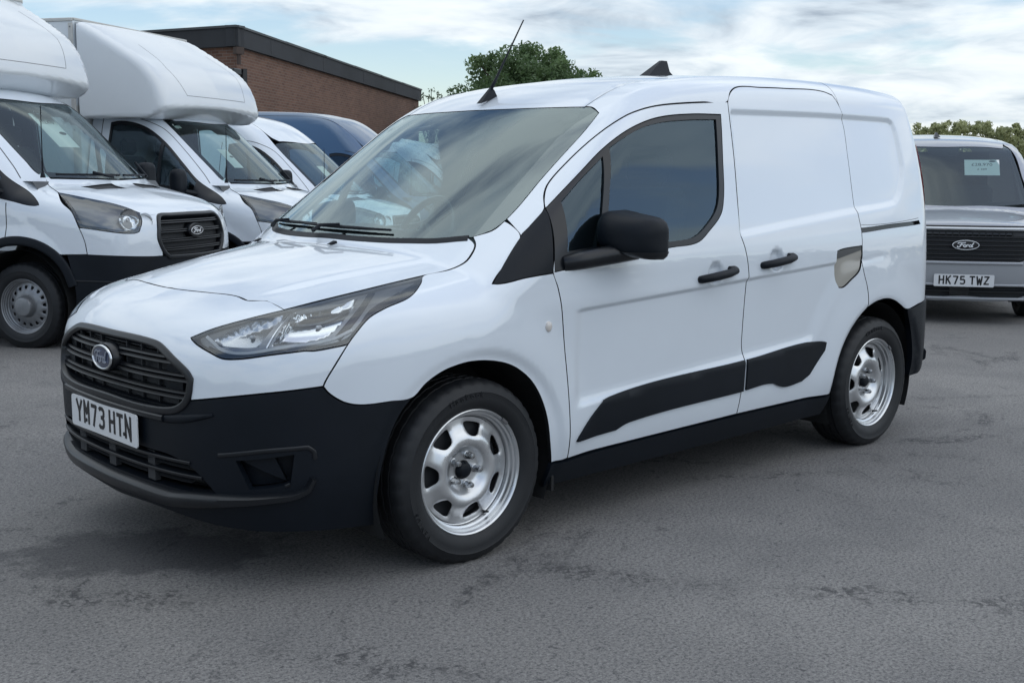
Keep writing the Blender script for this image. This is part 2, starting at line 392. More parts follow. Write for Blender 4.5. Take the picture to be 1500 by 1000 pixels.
class Courier:
    Wz=curve([(.10,.84),(.25,.885),(.45,.915),(.7,.93),(.9,.93),(1.0,.92),(1.15,.895),(1.4,.84),(1.6,.79),(1.75,.75),(1.9,.68)],.05)
    Px=curve([(-1.0,-.16),(-.75,-.08),(-.55,-.04),(-.3,-.01),(0,0),(3,0)],.06)
    Xc=curve([(.1,-.80),(.25,-.84),(.45,-.86),(.7,-.855),(.85,-.84),(.95,-.80),(1.02,-.70)],.04)
    D=curve([(-.2,.003),(0,0),(.3,.010),(.5,.033),(.65,.075),(.78,.14),(.88,.28),(.98,.6)],.04)
    Hc=curve([(-1,.86),(-.85,.90),(-.7,.935),(-.4,.985),(-.1,1.025),(.2,1.06)],.05)
    Hy=curve([(-.2,.002),(0,0),(.4,-.012),(.7,-.05),(.9,-.1)],.05)
    Rc=curve([(.5,1.52),(.75,1.64),(.95,1.705),(1.3,1.75),(1.8,1.79),(2.6,1.80),(3.3,1.78)],.08)
    Ry=curve([(-.2,.002),(0,0),(.4,-.012),(.65,-.04)],.05)
    def F(s,x,y,z):
        y=np.abs(y); w=s.Wz(z)+s.Px(x); r=np.hypot(x,z-.32); w=w+.015*sstep(z,.1,.4)*(1-sstep(r,.42,.58)); side=y-w
        hood=(z-(s.Hc(x)+s.Hy(y)))*.98
        xg=-.06+(z-1.03)*1.32+.13*(y/.7)**2
        roof=z-(s.Rc(x)+s.Ry(y))
        cab=smax(smax((xg-x)*.6,roof,.10),side,.09)
        up=smin(cab,smax(hood,side,.12),.012)
        e=1e-3; g=s.Xc(z)+s.D(y); sl=(s.D(y+e)-s.D(y-e))/(2*e)
        f=smax(up,(g-x)/np.sqrt(1+sl*sl),.07)
        return smax(f,x-3.45,.12)

# outlines of the pressed panels, in the charts of their body surface (metres)
OUT = {
 'hood': dict(pts=[(0.1879,0.4527),(0.1708,0.4081),(0.1373,0.365),(0.0985,0.3314),(0.0374,0.3117),(-0.065,0.2999),(-0.1983,0.2814),(-0.326,0.2616),(-0.4608,0.2399),(-0.5776,0.2173),(-0.5761,0.2516),(-0.5757,0.2912),(-0.6113,0.3253),(-0.6094,0.3991),(-0.6297,0.5657),(-0.6514,1.1861)]),
 'headlight': dict(pts=[(1.4584,0.4584),(1.2867,0.442),(1.1239,0.4128),(0.9597,0.373),(0.8241,0.332),(0.6899,0.293),(0.5746,0.257),(0.4993,0.2255),(0.5053,0.2196),(0.6012,0.1741),(0.6402,0.1597),(0.6916,0.1589),(0.7992,0.1726),(0.875,0.1811),(0.8966,0.1832),(0.9174,0.1824),(0.9815,0.1912),(1.0285,0.1992),(1.0565,0.2313),(1.1103,0.2812),(1.1747,0.3125),(1.2922,0.352),(1.3993,0.4169)]),
 'nose': dict(pts=[(0.0751,0.482),(0.3939,0.4625),(0.5717,0.4308),(0.6506,0.3955),(0.7429,0.3883),(0.7881,0.3596),(0.8241,0.332),(0.6899,0.293),(0.5746,0.257),(0.4993,0.2255),(0.5053,0.2196),(0.6012,0.1741),(0.6402,0.1597),(0.6916,0.1589),(0.7992,0.1726),(0.875,0.1811),(0.8966,0.1832),(0.9174,0.1824),(0.9815,0.1912),(1.0285,0.1992),(0.9879,0.1412),(0.9544,0.0894),(0.9477,0.0743),(0.8393,0.0636),(0.7591,0.056),(0.6529,0.0428),(0.5273,0.0244),(0.53,0.0385),(0.5366,0.0927),(0.5199,0.1132),(0.4443,0.1589),(0.3552,0.202),(0.3205,0.2099),(0.0759,0.2233)]),
 'grille': dict(pts=[(0.0759,0.2233),(0.3205,0.2099),(0.3552,0.202),(0.4443,0.1589),(0.5199,0.1132),(0.5366,0.0927),(0.53,0.0385),(0.5126,0.0071),(0.4788,-0.0163),(0.4385,-0.0285),(0.3283,-0.0379),(0.1432,-0.0379)]),
 'wing': dict(pts=[(0.1879,0.4527),(0.2405,0.4498),(0.2952,0.4787),(0.2969,0.447),(0.2856,0.3858),(0.1183,0.2299),(0.1084,0.2192),(0.1199,0.216),(0.2277,0.2254),(0.3586,0.2335),(0.3809,0.18),(0.4005,0.0982),(0.4234,-0.0826),(0.4429,-0.2617),(0.4607,-0.4279),(0.3838,-0.4368),(0.3604,-0.3635),(0.3351,-0.2708),(0.3012,-0.1988),(0.2513,-0.1351),(0.1854,-0.0865),(0.1465,-0.0679),(0.1064,-0.055),(0.0299,-0.0412),(-0.0429,-0.0384),(-0.0939,-0.0449),(-0.1382,-0.0556),(-0.1785,-0.0726),(-0.2155,-0.0946),(-0.2647,-0.1367),(-0.3485,-0.1414),(-0.437,-0.1479),(-0.4688,-0.1455),(-0.4999,-0.1362),(-0.5286,-0.1179),(-0.5465,-0.101),(-0.5588,-0.0817),(-0.5522,-0.0642),(-0.5182,-0.0053),(-0.4747,0.0581),(-0.4442,0.0918),(-0.3854,0.1411),(-0.3207,0.1692),(-0.2095,0.2034),(-0.112,0.2616),(-0.065,0.2999),(0.0374,0.3117),(0.0985,0.3314),(0.1373,0.365),(0.1708,0.4081)]),
 'sail': dict(pts=[(0.3586,0.2335),(0.2277,0.2254),(0.1199,0.216),(0.1084,0.2192),(0.1183,0.2299),(0.2856,0.3858),(0.4152,0.4753),(0.4109,0.4459),(0.393,0.3883),(0.3638,0.2794)]),
 'bumper': dict(pts=[(0.1432,-0.0379),(0.3283,-0.0379),(0.4385,-0.0285),(0.4788,-0.0163),(0.5126,0.0071),(0.5273,0.0244),(0.6529,0.0428),(0.7591,0.056),(0.8393,0.0636),(0.9477,0.0743),(0.9609,0.0569),(0.9795,0.041),(1.009,0.0231),(1.0408,0.013),(1.0729,0.0094),(1.1623,0.0128),(1.2473,0.0154),(1.2062,-0.0277),(1.1709,-0.0888),(1.144,-0.1653),(1.1285,-0.2453),(1.1208,-0.3358),(1.1211,-0.3924)]),
 'lower_grille': dict(pts=[(0.3418,-0.1252),(0.4483,-0.1393),(0.5344,-0.1789),(0.5771,-0.2287),(0.6109,-0.2627),(0.4097,-0.2814),(0.1985,-0.2877)]),
 'lip_top': dict(pts=[(0.6394,-0.2648),(0.7708,-0.2543),(0.8528,-0.2466),(0.8901,-0.2305),(0.9071,-0.2005)]),
 'fog': dict(pts=[(0.685,-0.1511),(0.8555,-0.1318),(0.8435,-0.2124),(0.8292,-0.2179),(0.7218,-0.2325)]),
 'fog_bar': dict(pts=[(0.625,-0.1378),(0.7655,-0.1167),(0.8984,-0.1096),(0.9166,-0.1236),(0.9203,-0.1471)]),
 'door': dict(pts=[(0.3586,0.2344),(0.3675,0.2793),(0.3968,0.3877),(0.4109,0.4459),(0.417,0.4782),(0.4488,0.5311),(0.4913,0.5782),(0.5989,0.6446),(0.7392,0.7051),(0.9132,0.7517),(0.9851,0.7621),(1.0648,0.7701),(1.2607,0.7826),(1.4006,0.7897),(1.5756,0.7973),(1.5661,0.7664),(1.5342,0.6198),(1.4986,0.3938),(1.4941,0.333),(1.5166,0.271),(1.5335,0.1875),(1.5308,0.0597),(1.5274,-0.0572),(1.5278,-0.1393),(1.545,-0.2187),(1.5268,-0.3195),(1.5177,-0.4128),(0.4611,-0.4292),(0.4429,-0.2617),(0.4234,-0.0826),(0.4005,0.0982),(0.3809,0.18)]),
 'window_hole': dict(pts=[(0.4188,0.4737),(0.4924,0.5174),(0.6076,0.5814),(0.7298,0.6438),(0.8496,0.6872),(0.9748,0.7178),(1.1079,0.7382),(1.3122,0.7517),(1.5026,0.7552),(1.4553,0.6189),(1.4142,0.4734),(1.3844,0.4197),(1.2825,0.3509),(1.2063,0.3121),(1.0279,0.2968),(0.3675,0.2376),(0.3722,0.279),(0.3981,0.3875)]),
 'glass_front': dict(pts=[(0.4791,0.4856),(0.5912,0.5532),(0.7256,0.6216),(0.6383,0.3872),(0.6153,0.3165),(0.4423,0.304)]),
 'glass_main': dict(pts=[(0.7723,0.6488),(0.8478,0.6723),(0.9671,0.7027),(1.0918,0.7217),(1.2814,0.7348),(1.4638,0.7406),(1.4241,0.6185),(1.3814,0.4737),(1.3557,0.4331),(1.2587,0.3647),(1.1884,0.3327),(1.0377,0.3181),(0.6584,0.3053),(0.6758,0.3864)]),
 'sliding_door': dict(pts=[(1.5756,0.7973),(1.6096,0.8244),(1.6762,0.8491),(1.8725,0.8564),(2.0745,0.8606),(2.3829,0.8609),(2.4453,0.8482),(2.4721,0.8142),(2.4931,0.7678),(2.474,0.6448),(2.4555,0.4744),(2.454,0.3882),(2.461,0.3255),(2.4585,0.1638),(2.4974,0.0588),(2.512,-0.0383),(2.4306,-0.0916),(2.3532,-0.1599),(2.3011,-0.2278),(2.2647,-0.3066),(2.2474,-0.4109),(1.5177,-0.4128),(1.5268,-0.3195),(1.545,-0.2187),(1.5278,-0.1393),(1.5274,-0.0572),(1.5308,0.0597),(1.5335,0.1875),(1.5166,0.271),(1.4941,0.333),(1.4986,0.3938),(1.5342,0.6198),(1.5661,0.7664)]),
 'filler': dict(pts=[(2.2365,0.2351),(2.2605,0.2402),(2.4564,0.2515),(2.4567,0.1954),(2.434,0.1428),(2.3598,0.0991),(2.292,0.0681),(2.2619,0.0699),(2.2386,0.1059),(2.2292,0.199)]),
 'rear_seam': dict(pts=[(1.3025,-0.184),(1.3172,-0.0895),(1.3557,0.0167),(1.3519,0.1852),(1.3581,0.2522),(1.3551,0.3461),(1.3306,0.5375),(1.3023,0.678),(1.3247,0.7333)]),
 'arch_rear': dict(pts=[(1.3025,-0.184),(1.2293,-0.1615),(1.1294,-0.1501),(1.0527,-0.1621),(1.0008,-0.1804),(0.9594,-0.1962)]),
 'bumper_rear_top': dict(pts=[(0.9594,-0.1962),(0.8926,-0.1843),(0.8372,-0.1722)]),
 'bumper_rear_arch': dict(pts=[(0.9594,-0.1962),(0.9084,-0.262),(0.879,-0.328),(0.8624,-0.3916),(0.8526,-0.4593)]),
 'rail': dict(pts=[(1.3481,0.1899),(1.1022,0.1895),(0.8254,0.1729),(0.8217,0.1607),(1.1073,0.1739),(1.3529,0.1705)]),
 'clad_front': dict(pts=[(0.4925,-0.3729),(0.5045,-0.3577),(0.6407,-0.2523),(0.6749,-0.2453),(1.5331,-0.1975),(1.5321,-0.3214),(0.8073,-0.3471),(0.768,-0.3519),(0.7155,-0.3673),(0.5185,-0.3742)]),
 'clad_rear': dict(pts=[(1.5529,-0.1967),(2.1347,-0.1703),(2.1644,-0.1762),(2.1539,-0.2108),(2.0437,-0.3076),(1.9807,-0.3301),(1.8511,-0.339),(1.8064,-0.3312),(1.7609,-0.3149),(1.6975,-0.3108),(1.5516,-0.3195)]),
 'sill_top': dict(pts=[(0.3854,-0.442),(0.4616,-0.4393),(1.5213,-0.4217),(2.2521,-0.4207)]),
 'windscreen': dict(pts=[(0.7878,1.1617),(0.8232,0.9979),(0.8662,0.8889),(0.8717,0.8667),(0.8534,0.8145),(0.7548,0.7612),(0.6215,0.6922),(0.4957,0.618),(0.354,0.5182),(0.3039,0.4845),(0.2434,0.4547),(0.1901,0.4533),(0.1304,0.5061),(0.0828,0.6159),(0.0527,0.7715)]),
 't_headlight': dict(pts=[(1.2115,0.5205),(0.9397,0.4771),(0.6721,0.3927),(0.5956,0.3495),(0.5949,0.2827),(0.626,0.2093),(0.6629,0.197),(1.0061,0.2377),(1.0568,0.3461)]),
 't_grille': dict(pts=[(0.4639,0.3242),(0.4201,0.3653),(0.3428,0.3802),(-0.4399,0.3602),(-0.4807,0.3256),(-0.4667,0.2246)]),
 't_grille2': dict(pts=[(0.5043,0.1934),(0.4655,0.0718)]),
 't_vent1': dict(pts=[(-0.2731,0.739),(-0.2921,0.882),(-0.3865,0.8418),(-0.3589,0.7316)]),
 't_vent2': dict(pts=[]),
 't_bump': dict(pts=[(1.1686,0.0677),(0.8702,0.0555),(0.5492,0.0396)]),
 't_hoodline': dict(pts=[(-0.0857,0.4634),(-0.1398,0.3594),(-0.291,0.2628)]),
 't_sail': dict(pts=[(-0.2362,0.1454),(0.1736,0.5111)]),
 't_ws': dict(pts=[(0.6696,0.8819),(-0.059,0.4404)]),
 't_ws1': dict(pts=[(0.5544,1.3134),(-0.2621,0.9328),(-0.0791,0.423)]),
 't_win': dict(pts=[(1.2013,0.7844),(1.1048,0.7941),(0.8934,0.7769),(0.71,0.7387),(0.5192,0.6555),(0.302,0.4998),(0.1478,0.371),(-0.1931,0.1351),(-0.0004,0.1894),(0.5003,0.304)]),
 't_arch': dict(pts=[(0.0817,-0.1102),(-0.063,-0.094),(-0.2158,-0.1263),(-0.3794,-0.1963),(-0.4724,-0.3067),(-0.5254,-0.4256)]),
}

# ------------------------------------------------------------------ pressed panels cut from a body surface
SCL = .9
class Dom:
    """2-d chart of a body surface: 's' wraps round the long axis, 'f' / 'r' look out from a point inside nose / tail,
    'x' / 'z' / 'y' are plain projections"""
    def __init__(s, kind, c=(0,0,0), sgn=-1): s.k = kind; s.c = np.array(c, float); s.sgn = sgn
    def rays(s, q):
        q = np.asarray(q, float); n = len(q); z = np.zeros(n)
        if s.k == 's':
            t = q[:,1]/SCL; return np.stack([q[:,0], z, z+s.c[2]], 1), np.stack([z, -np.cos(t), np.sin(t)], 1), (.03, 1.9)
        if s.k in 'fr':
            a, b = q[:,0]/SCL, q[:,1]/SCL; d = -1 if s.k == 'f' else 1
            return np.broadcast_to(s.c, (n,3)), np.stack([d*np.cos(a)*np.cos(b), -np.sin(a)*np.cos(b), np.sin(b)], 1), (.1, 1.8)
        if s.k == 'x': return np.stack([z+s.c[0], q[:,0], q[:,1]], 1), np.broadcast_to((s.sgn,0.,0.), (n,3)), (0, 3.5)
        if s.k == 'z': return np.stack([q[:,0], q[:,1], z+s.c[2]], 1), np.broadcast_to((0.,0.,1.), (n,3)), (0, 2.5)
        if s.k == 'y': return np.stack([q[:,0], z+s.c[1], q[:,1]], 1), np.broadcast_to((0.,s.sgn,0.), (n,3)), (0, 1.6)
    def to(s, P):
        P = np.atleast_2d(np.asarray(P, float))
        if s.k == 's': return np.stack([P[:,0], SCL*np.arctan2(P[:,2]-s.c[2], -P[:,1])], 1)
        if s.k in 'fr':
            d = -1 if s.k == 'f' else 1; dx = d*(P[:,0]-s.c[0])
            return np.stack([SCL*np.arctan2(-P[:,1], dx), SCL*np.arctan2(P[:,2]-s.c[2], np.hypot(dx, P[:,1]))], 1)
        if s.k == 'x': return P[:,[1,2]]
        if s.k == 'z': return P[:,[0,1]]
        if s.k == 'y': return P[:,[0,2]]
    def mir(s, q):
        q = np.asarray(q, float).copy()
        if s.k == 's': q[:,1] = SCL*math.pi-q[:,1]
        elif s.k in 'frx': q[:,0] *= -1
        elif s.k == 'z': q[:,1] *= -1
        return q
def lift(F, dom, q, off=0., n=80):
    O, D, (a, b) = dom.rays(q); P = hit(F, O, D, a, b, n=n, out=True, off=off)
    bad = np.isnan(P[:,0])
    if bad.any():
        good = np.where(~bad)[0]
        if len(good) == 0: raise ValueError('chart misses the body')
        for i in np.where(bad)[0]:
            j = good[np.argmin(((np.asarray(q)[good]-np.asarray(q)[i])**2).sum(1))]; P[i] = P[j]
    return P
def grad(F, P, e=.003):
    g = np.stack([F(*(P+np.eye(3)[i]*e).T)-F(*(P-np.eye(3)[i]*e).T) for i in range(3)], 1)
    return g/(np.linalg.norm(g, axis=1)[:,None]+1e-12)
def smooth_loop(P, ds, corner=38., closed=True):
    """resample a traced loop: sharp turns stay, the rest becomes a Catmull-Rom curve"""
    P = np.asarray(P, float); 
    keep = [0]
    for i in range(1, len(P)):
        if np.hypot(*(P[i]-P[keep[-1]])) > 1e-4: keep.append(i)
    P = P[keep]
    if closed and np.hypot(*(P[0]-P[-1])) < 1e-4: P = P[:-1]
    n = len(P); out = []
    def corner_at(i):
        if not closed and (i == 0 or i == n-1): return True
        a = P[i]-P[i-1]; b = P[(i+1)%n]-P[i]
        return math.degrees(abs(math.atan2(a[0]*b[1]-a[1]*b[0], a[0]*b[0]+a[1]*b[1]))) > corner
    cs = [corner_at(i) for i in range(n)]
    for i in range(n if closed else n-1):
        j = (i+1) % n; p1, p2 = P[i], P[j]; p0 = P[i-1] if not cs[i] else 2*p1-p2; p3 = P[(j+1)%n] if not cs[j] else 2*p2-p1
        L = np.hypot(*(p2-p1)); m = max(1, int(math.ceil(L/ds)))
        d01 = max(np.hypot(*(p1-p0)), 1e-6); d23 = max(np.hypot(*(p3-p2)), 1e-6)
        m1 = .5*((p1-p0)/d01+(p2-p1)/L)*L; m2 = .5*((p2-p1)/L+(p3-p2)/d23)*L
        for k in range(m):
            t = k/m; out.append((2*t**3-3*t**2+1)*p1+(t**3-2*t**2+t)*m1+(-2*t**3+3*t**2)*p2+(t**3-t**2)*m2)
    if not closed: out.append(P[-1])
    return np.array(out)
def area2(P): x, y = P[:,0], P[:,1]; return (x*np.roll(y,-1)-y*np.roll(x,-1)).sum()
def inset(P, d):
    if d == 0: return P
    s = 1 if area2(P) > 0 else -1; a = P-np.roll(P,1,0); b = np.roll(P,-1,0)-P
    na = np.stack([-a[:,1],a[:,0]],1)/(np.linalg.norm(a,axis=1)[:,None]+1e-9); nb = np.stack([-b[:,1],b[:,0]],1)/(np.linalg.norm(b,axis=1)[:,None]+1e-9)
    m = na+nb; l = (m*m).sum(1)[:,None]; m = m*2/np.maximum(l, 1.0); 
    return P+s*d*m
def inside(q, P):
    x, y = q[:,0], q[:,1]; c = np.zeros(len(q), bool); j = len(P)-1
    for i in range(len(P)):
        xi, yi = P[i]; xj, yj = P[j]
        if yi != yj: c ^= ((yi > y) != (yj > y)) & (x < (xj-xi)*(y-yi)/(yj-yi)+xi)
        j = i
    return c
def bdist(q, P):
    d = np.full(len(q), 1e9)
    for i in range(len(P)):
        a, b = P[i-1], P[i]; e = b-a; w = q-a; t = np.clip((w@e)/max(e@e,1e-12), 0, 1); d = np.minimum(d, ((w-t[:,None]*e)**2).sum(1))
    return np.sqrt(d)
def triang(outer, holes, h, extra=None):
    lo, hi = outer.min(0), outer.max(0); gx = np.arange(lo[0], hi[0]+h, h); gy = np.arange(lo[1], hi[1]+h, h*.866)
    G = np.stack(np.meshgrid(gx, gy), -1); G[1::2,:,0] += h/2; G = G.reshape(-1, 2)
    G = G[inside(G, outer)]
    for H in holes: G = G[~inside(G, H)]
    if len(G): G = G[bdist(G, outer) > .45*h]
    for H in holes:
        if len(G): G = G[bdist(G, H) > .45*h]
    if extra is not None:
        ex = extra[inside(extra, outer)]
        for H in holes: ex = ex[~inside(ex, H)]
        if len(ex): ex = ex[bdist(ex, outer) > .003]
        if len(ex) and len(G):
            near = np.zeros(len(G), bool); cell = {}
            for q in ex: cell.setdefault((int(q[0]//.05), int(q[1]//.05)), []).append(q)
            cell = {k: np.array(v_) for k, v_ in cell.items()}
            for i, g in enumerate(G):
                a, b = int(g[0]//.05), int(g[1]//.05)
                for da in (-1,0,1):
                    for db in (-1,0,1):
                        c = cell.get((a+da, b+db))
                        if c is not None and ((c-g)**2).sum(1).min() < (.5*h)**2: near[i] = True
            G = np.concatenate([G[~near], ex])
        elif len(ex): G = ex
    loops = [outer]+list(holes); pts = np.concatenate(loops+[G]) if len(G) else np.concatenate(loops); ed = []; k = 0
    for Lp in loops: ed += [(k+i, k+(i+1) % len(Lp)) for i in range(len(Lp))]; k += len(Lp)
    r = delaunay_2d_cdt([Vector((float(a), float(b))) for a, b in pts], ed, [], 0, 1e-6)
    V = np.array([(v.x, v.y) for v in r[0]]); T = np.array([f for f in r[2] if len(f) == 3])
    c = V[T].mean(1); ok = inside(c, outer)
    for H in holes: ok &= ~inside(c, H)
    a = V[T]; ar = np.abs((a[:,1,0]-a[:,0,0])*(a[:,2,1]-a[:,0,1])-(a[:,1,1]-a[:,0,1])*(a[:,2,0]-a[:,0,0]))
    T = T[ok & (ar > 1e-10)]
    used = np.unique(T); mp = -np.ones(len(V), int); mp[used] = np.arange(len(used))
    return V[used], mp[T]
def panel(name, F, dom, outer, material, parent=None, holes=(), h=.02, off=0., flange=.018, gap=.0026, mirror=False, both=False, ds=None, corner=38., raised=0., label=None, extra=None):
    """trim the body surface to an outline; edges fold inwards. both=True: also the mirrored piece; mirror=True: outline is a half"""
    outer = np.asarray(outer, float)
    if mirror: outer = np.concatenate([outer, dom.mir(outer)[::-1]])
    ds = ds or h*.8; P2 = inset(smooth_loop(outer, ds, corner), gap); H2 = [inset(smooth_loop(np.asarray(Hh, float), ds, corner), -gap) for Hh in holes]
    V2, T = triang(P2, H2, h, extra)
    P = lift(F, dom, V2, off); N = grad(F, P)
    if raised: P = P+N*raised
    a = P[T]; fn = np.cross(a[:,1]-a[:,0], a[:,2]-a[:,0]); 
    if (fn*N[T[:,0]]).sum() < 0: T = T[:,::-1]
    E = {}
    for t in T:
        for i in range(3):
            e = (t[i], t[(i+1)%3]); E[e] = 1
    be = [e for e in E if (e[1], e[0]) not in E]
    V = list(P); NN = list(N); Fc = [tuple(t) for t in T]
    if flange > 0:
        out = {}
        for a_, b_ in be:
            d = np.cross(P[b_]-P[a_], N[a_]); l = np.linalg.norm(d); d = d/(l+1e-12)
            for i in (a_, b_): out[i] = out.get(i, 0)+d
        ix = {}
        for i, d in out.items():
            d = d/(np.linalg.norm(d)+1e-9); ix[i] = len(V); V.append(P[i]); NN.append(d); V.append(P[i]-N[i]*flange); NN.append(d)
        for a_, b_ in be: Fc.append((ix[b_], ix[a_], ix[a_]+1, ix[b_]+1))
    V = np.array(V); NN = np.array(NN)
    lip = np.zeros(len(Fc), dtype=np.int32); lip[len(T):] = 1; dark = flange > 0 and material in (WHITE, NAVY, SILVER)
    o = mesh(name, V, Fc, material, parent, NN); res = [o]
    if dark: o.data.materials.append(SEAL); o.data.polygons.foreach_set('material_index', lip)
    if label: o['label'] = label
    if both:
        m = np.array([1,-1,1]); o2 = mesh(name, V*m, [tuple(f[::-1]) for f in Fc], material, parent, NN*m); res.append(o2)
        if dark: o2.data.materials.append(SEAL); o2.data.polygons.foreach_set('material_index', lip)
    return res if both else o
def strip(name, F, dom, path, material, parent=None, half_w=.01, height=.005, depth=.01, closed=False, ds=.012, off=0., corner=38., both=False, mirror=False, round_=.5, taper=None):
    """a bar that follows a path drawn on the surface"""
    path = np.asarray(path, float)
    if mirror: path = np.concatenate([path, dom.mir(path)[::-1]])
    Q = smooth_loop(path, ds, corner, closed); P = lift(F, dom, Q, off); N = grad(F, P, .004)
    T = (np.roll(P,-1,0)-np.roll(P,1,0)) if closed else np.gradient(P, axis=0)
    T /= np.linalg.norm(T, axis=1)[:,None]+1e-12; B = np.cross(N, T); B /= np.linalg.norm(B, axis=1)[:,None]+1e-12
    hw = half_w*np.ones(len(P)) if taper is None else half_w*np.array([taper(t) for t in np.linspace(0,1,len(P))])
    r = round_
    prof = [(-1,-depth),(-1,height*(1-r)),(-(1-.35*r),height*(1-.25*r)),(-.5,height),(.5,height),(1-.35*r,height*(1-.25*r)),(1,height*(1-r)),(1,-depth)]
    m = len(prof); V = []
    for i in range(len(P)):
        for b, hgt in prof: V.append(P[i]+B[i]*b*hw[i]+N[i]*hgt)
    Fc = []; n = len(P)
    for i in range(n if closed else n-1):
        j = (i+1) % n
        for k in range(m-1): Fc.append((i*m+k, i*m+k+1, j*m+k+1, j*m+k))
        Fc.append((i*m+m-1, i*m, j*m, j*m+m-1))
    if not closed: Fc.append(tuple(range(m))); Fc.append(tuple((n-1)*m+k for k in range(m-1,-1,-1)))
    o = mesh(name, V, Fc, material, parent); o.data.set_sharp_from_angle(angle=math.radians(50)); res = [o]
    if both:
        V2 = np.array(V)*np.array([1,-1,1]); o2 = mesh(name, V2, [f[::-1] for f in Fc], material, parent); o2.data.set_sharp_from_angle(angle=math.radians(50)); res.append(o2)
    return res if both else o
def blob(name, F, c, material, parent=None, nu=40, nv=24, tmax=.6, n=60):
    """closed surface of an implicit solid that is star-shaped round c"""
    V2 = [(0, math.pi/2)]+[(2*math.pi*i/nu, math.pi/2-math.pi*j/nv) for j in range(1, nv) for i in range(nu)]+[(0, -math.pi/2)]
    q = np.array(V2); D = np.stack([np.cos(q[:,1])*np.cos(q[:,0]), np.cos(q[:,1])*np.sin(q[:,0]), np.sin(q[:,1])], 1)
    P = hit(F, np.array([c]), D, .002, tmax, n=n, out=True); N = grad(F, P, .002); Fc = []
    for i in range(nu): Fc.append((0, 1+i, 1+(i+1)%nu))
    for j in range(nv-2):
        for i in range(nu): a = 1+j*nu+i; b = 1+j*nu+(i+1)%nu; Fc.append((a, a+nu, b+nu, b))
    e = len(V2)-1; k = 1+(nv-2)*nu
    for i in range(nu): Fc.append((k+(i+1)%nu, k+i, e))
    return mesh(name, P, Fc, material, parent, N)
def text_mesh(name, body, size, material, parent, M4, extrude=.0008, spacing=1.0):
    cu = bpy.data.curves.new(name, 'FONT'); cu.body = body; cu.size = size; cu.extrude = extrude; cu.align_x = 'CENTER'; cu.align_y = 'CENTER'; cu.space_character = spacing; cu.resolution_u = 3
    t = bpy.data.objects.new(name+'_tmp', cu); COL.objects.link(t); dg = bpy.context.evaluated_depsgraph_get(); me = bpy.data.meshes.new_from_object(t.evaluated_get(dg))
    bpy.data.objects.remove(t); bpy.data.curves.remove(cu); me.name = name; me.transform(M4); me.materials.clear(); me.materials.append(material)
    o = bpy.data.objects.new(name, me); COL.objects.link(o); o.parent = parent; return o
def ribbon2d(polys, w, fn, mb=None, z0=0., z1=.0012):
    """flat strokes with round joints, mapped by fn(x, y, z)"""
    mb = mb or MB(); k = 0
    for P in polys:
        P = np.array(P, float)
        for i in range(len(P)-1):
            a, b = P[i], P[i+1]; d = b-a; L = np.hypot(*d)
            if L < 1e-9: continue
            d /= L; n_ = np.array([-d[1], d[0]])*w/2; e = k*2e-5; k += 1
            mb.prism([a-n_, b-n_, b+n_, a+n_], z0, z1+e, fn)
        for i in range(1, len(P)-1):
            e = k*2e-5; k += 1
            mb.prism([P[i]+w/2*np.array((math.cos(t), math.sin(t))) for t in np.linspace(0, 2*math.pi, 9)[:-1]], z0, z1+e, fn)
    return mb
GLY = {'Y': [[(3,79),(25,36),(47,79)],[(25,36),(25,0)]], 'M': [[(7,0),(7,79),(25,38),(43,79),(43,0)]], '7': [[(2,72),(43,72),(20,0)]],
 '3': [[(6,66),(14,72),(34,72),(43,64),(43,50),(34,41),(20,41)],[(34,41),(43,32),(43,15),(34,7),(14,7),(6,14)]], 'H': [[(7,0),(7,79)],[(43,0),(43,79)],[(7,40),(43,40)]],
 'T': [[(1,72),(49,72)],[(25,72),(25,0)]], 'N': [[(7,0),(7,79),(43,0),(43,79)]], 'K': [[(7,0),(7,79)],[(43,79),(7,34)],[(18,46),(44,0)]],
 '5': [[(41,72),(9,72),(8,44),(32,46),(42,38),(42,16),(33,7),(14,7),(6,13)]], 'W': [[(3,79),(13,0),(25,52),(37,0),(47,79)]], 'Z': [[(4,72),(44,72),(6,7),(46,7)]]}
def number_plate(parent, txt, frame, mat_white=None):
    """UK front plate 520 x 111; frame(x, y, z) maps plate space (x right, y up, z out) to the vehicle"""
    mb = MB(); r = .012; P = []
    for cx, cy, a0 in ((.26-r,.0555-r,0),(-.26+r,.0555-r,90),(-.26+r,-.0555+r,180),(.26-r,-.0555+r,270)):
        for k in range(5): t = math.radians(a0+k*22.5); P.append((cx+r*math.cos(t), cy+r*math.sin(t)))
    mb.prism(P, 0, .004, frame); pl = mb.build('number_plate', mat_white or PLATEW, parent)
    x = -(7*.05+5*.011+.033)/2+.0; adv = .061; i = 0
    for ch in txt:
        if ch == ' ': x += .022; continue
        g = MB(); ribbon2d([[(x+px/1000, -.0395+.004+py/1000) for px, py in pl_] for pl_ in GLY[ch]], .0135, frame, g, .0042, .0050)
        c = g.build('character', INK, pl); x += adv
    return pl
FORD = [[(-.74,.16),(-.66,.29),(-.50,.34),(-.30,.30),(-.12,.32),(-.02,.36)],[(-.34,.30),(-.42,.08),(-.50,-.16),(-.60,-.29),(-.72,-.29),(-.77,-.19),(-.70,-.13)],[(-.56,.03),(-.26,.06)],
 [(-.10+.12*math.cos(t),-.10+.15*math.sin(t)) for t in np.linspace(.5,6.9,12)],[(.10,.06),(.05,-.24)],[(.07,-.06),(.15,.05),(.25,.04)],
 [(.40+.12*math.cos(t),-.10+.14*math.sin(t)) for t in np.linspace(.5,6.9,12)],[(.70,.36),(.60,.12),(.52,-.14),(.55,-.24),(.64,-.20)]]
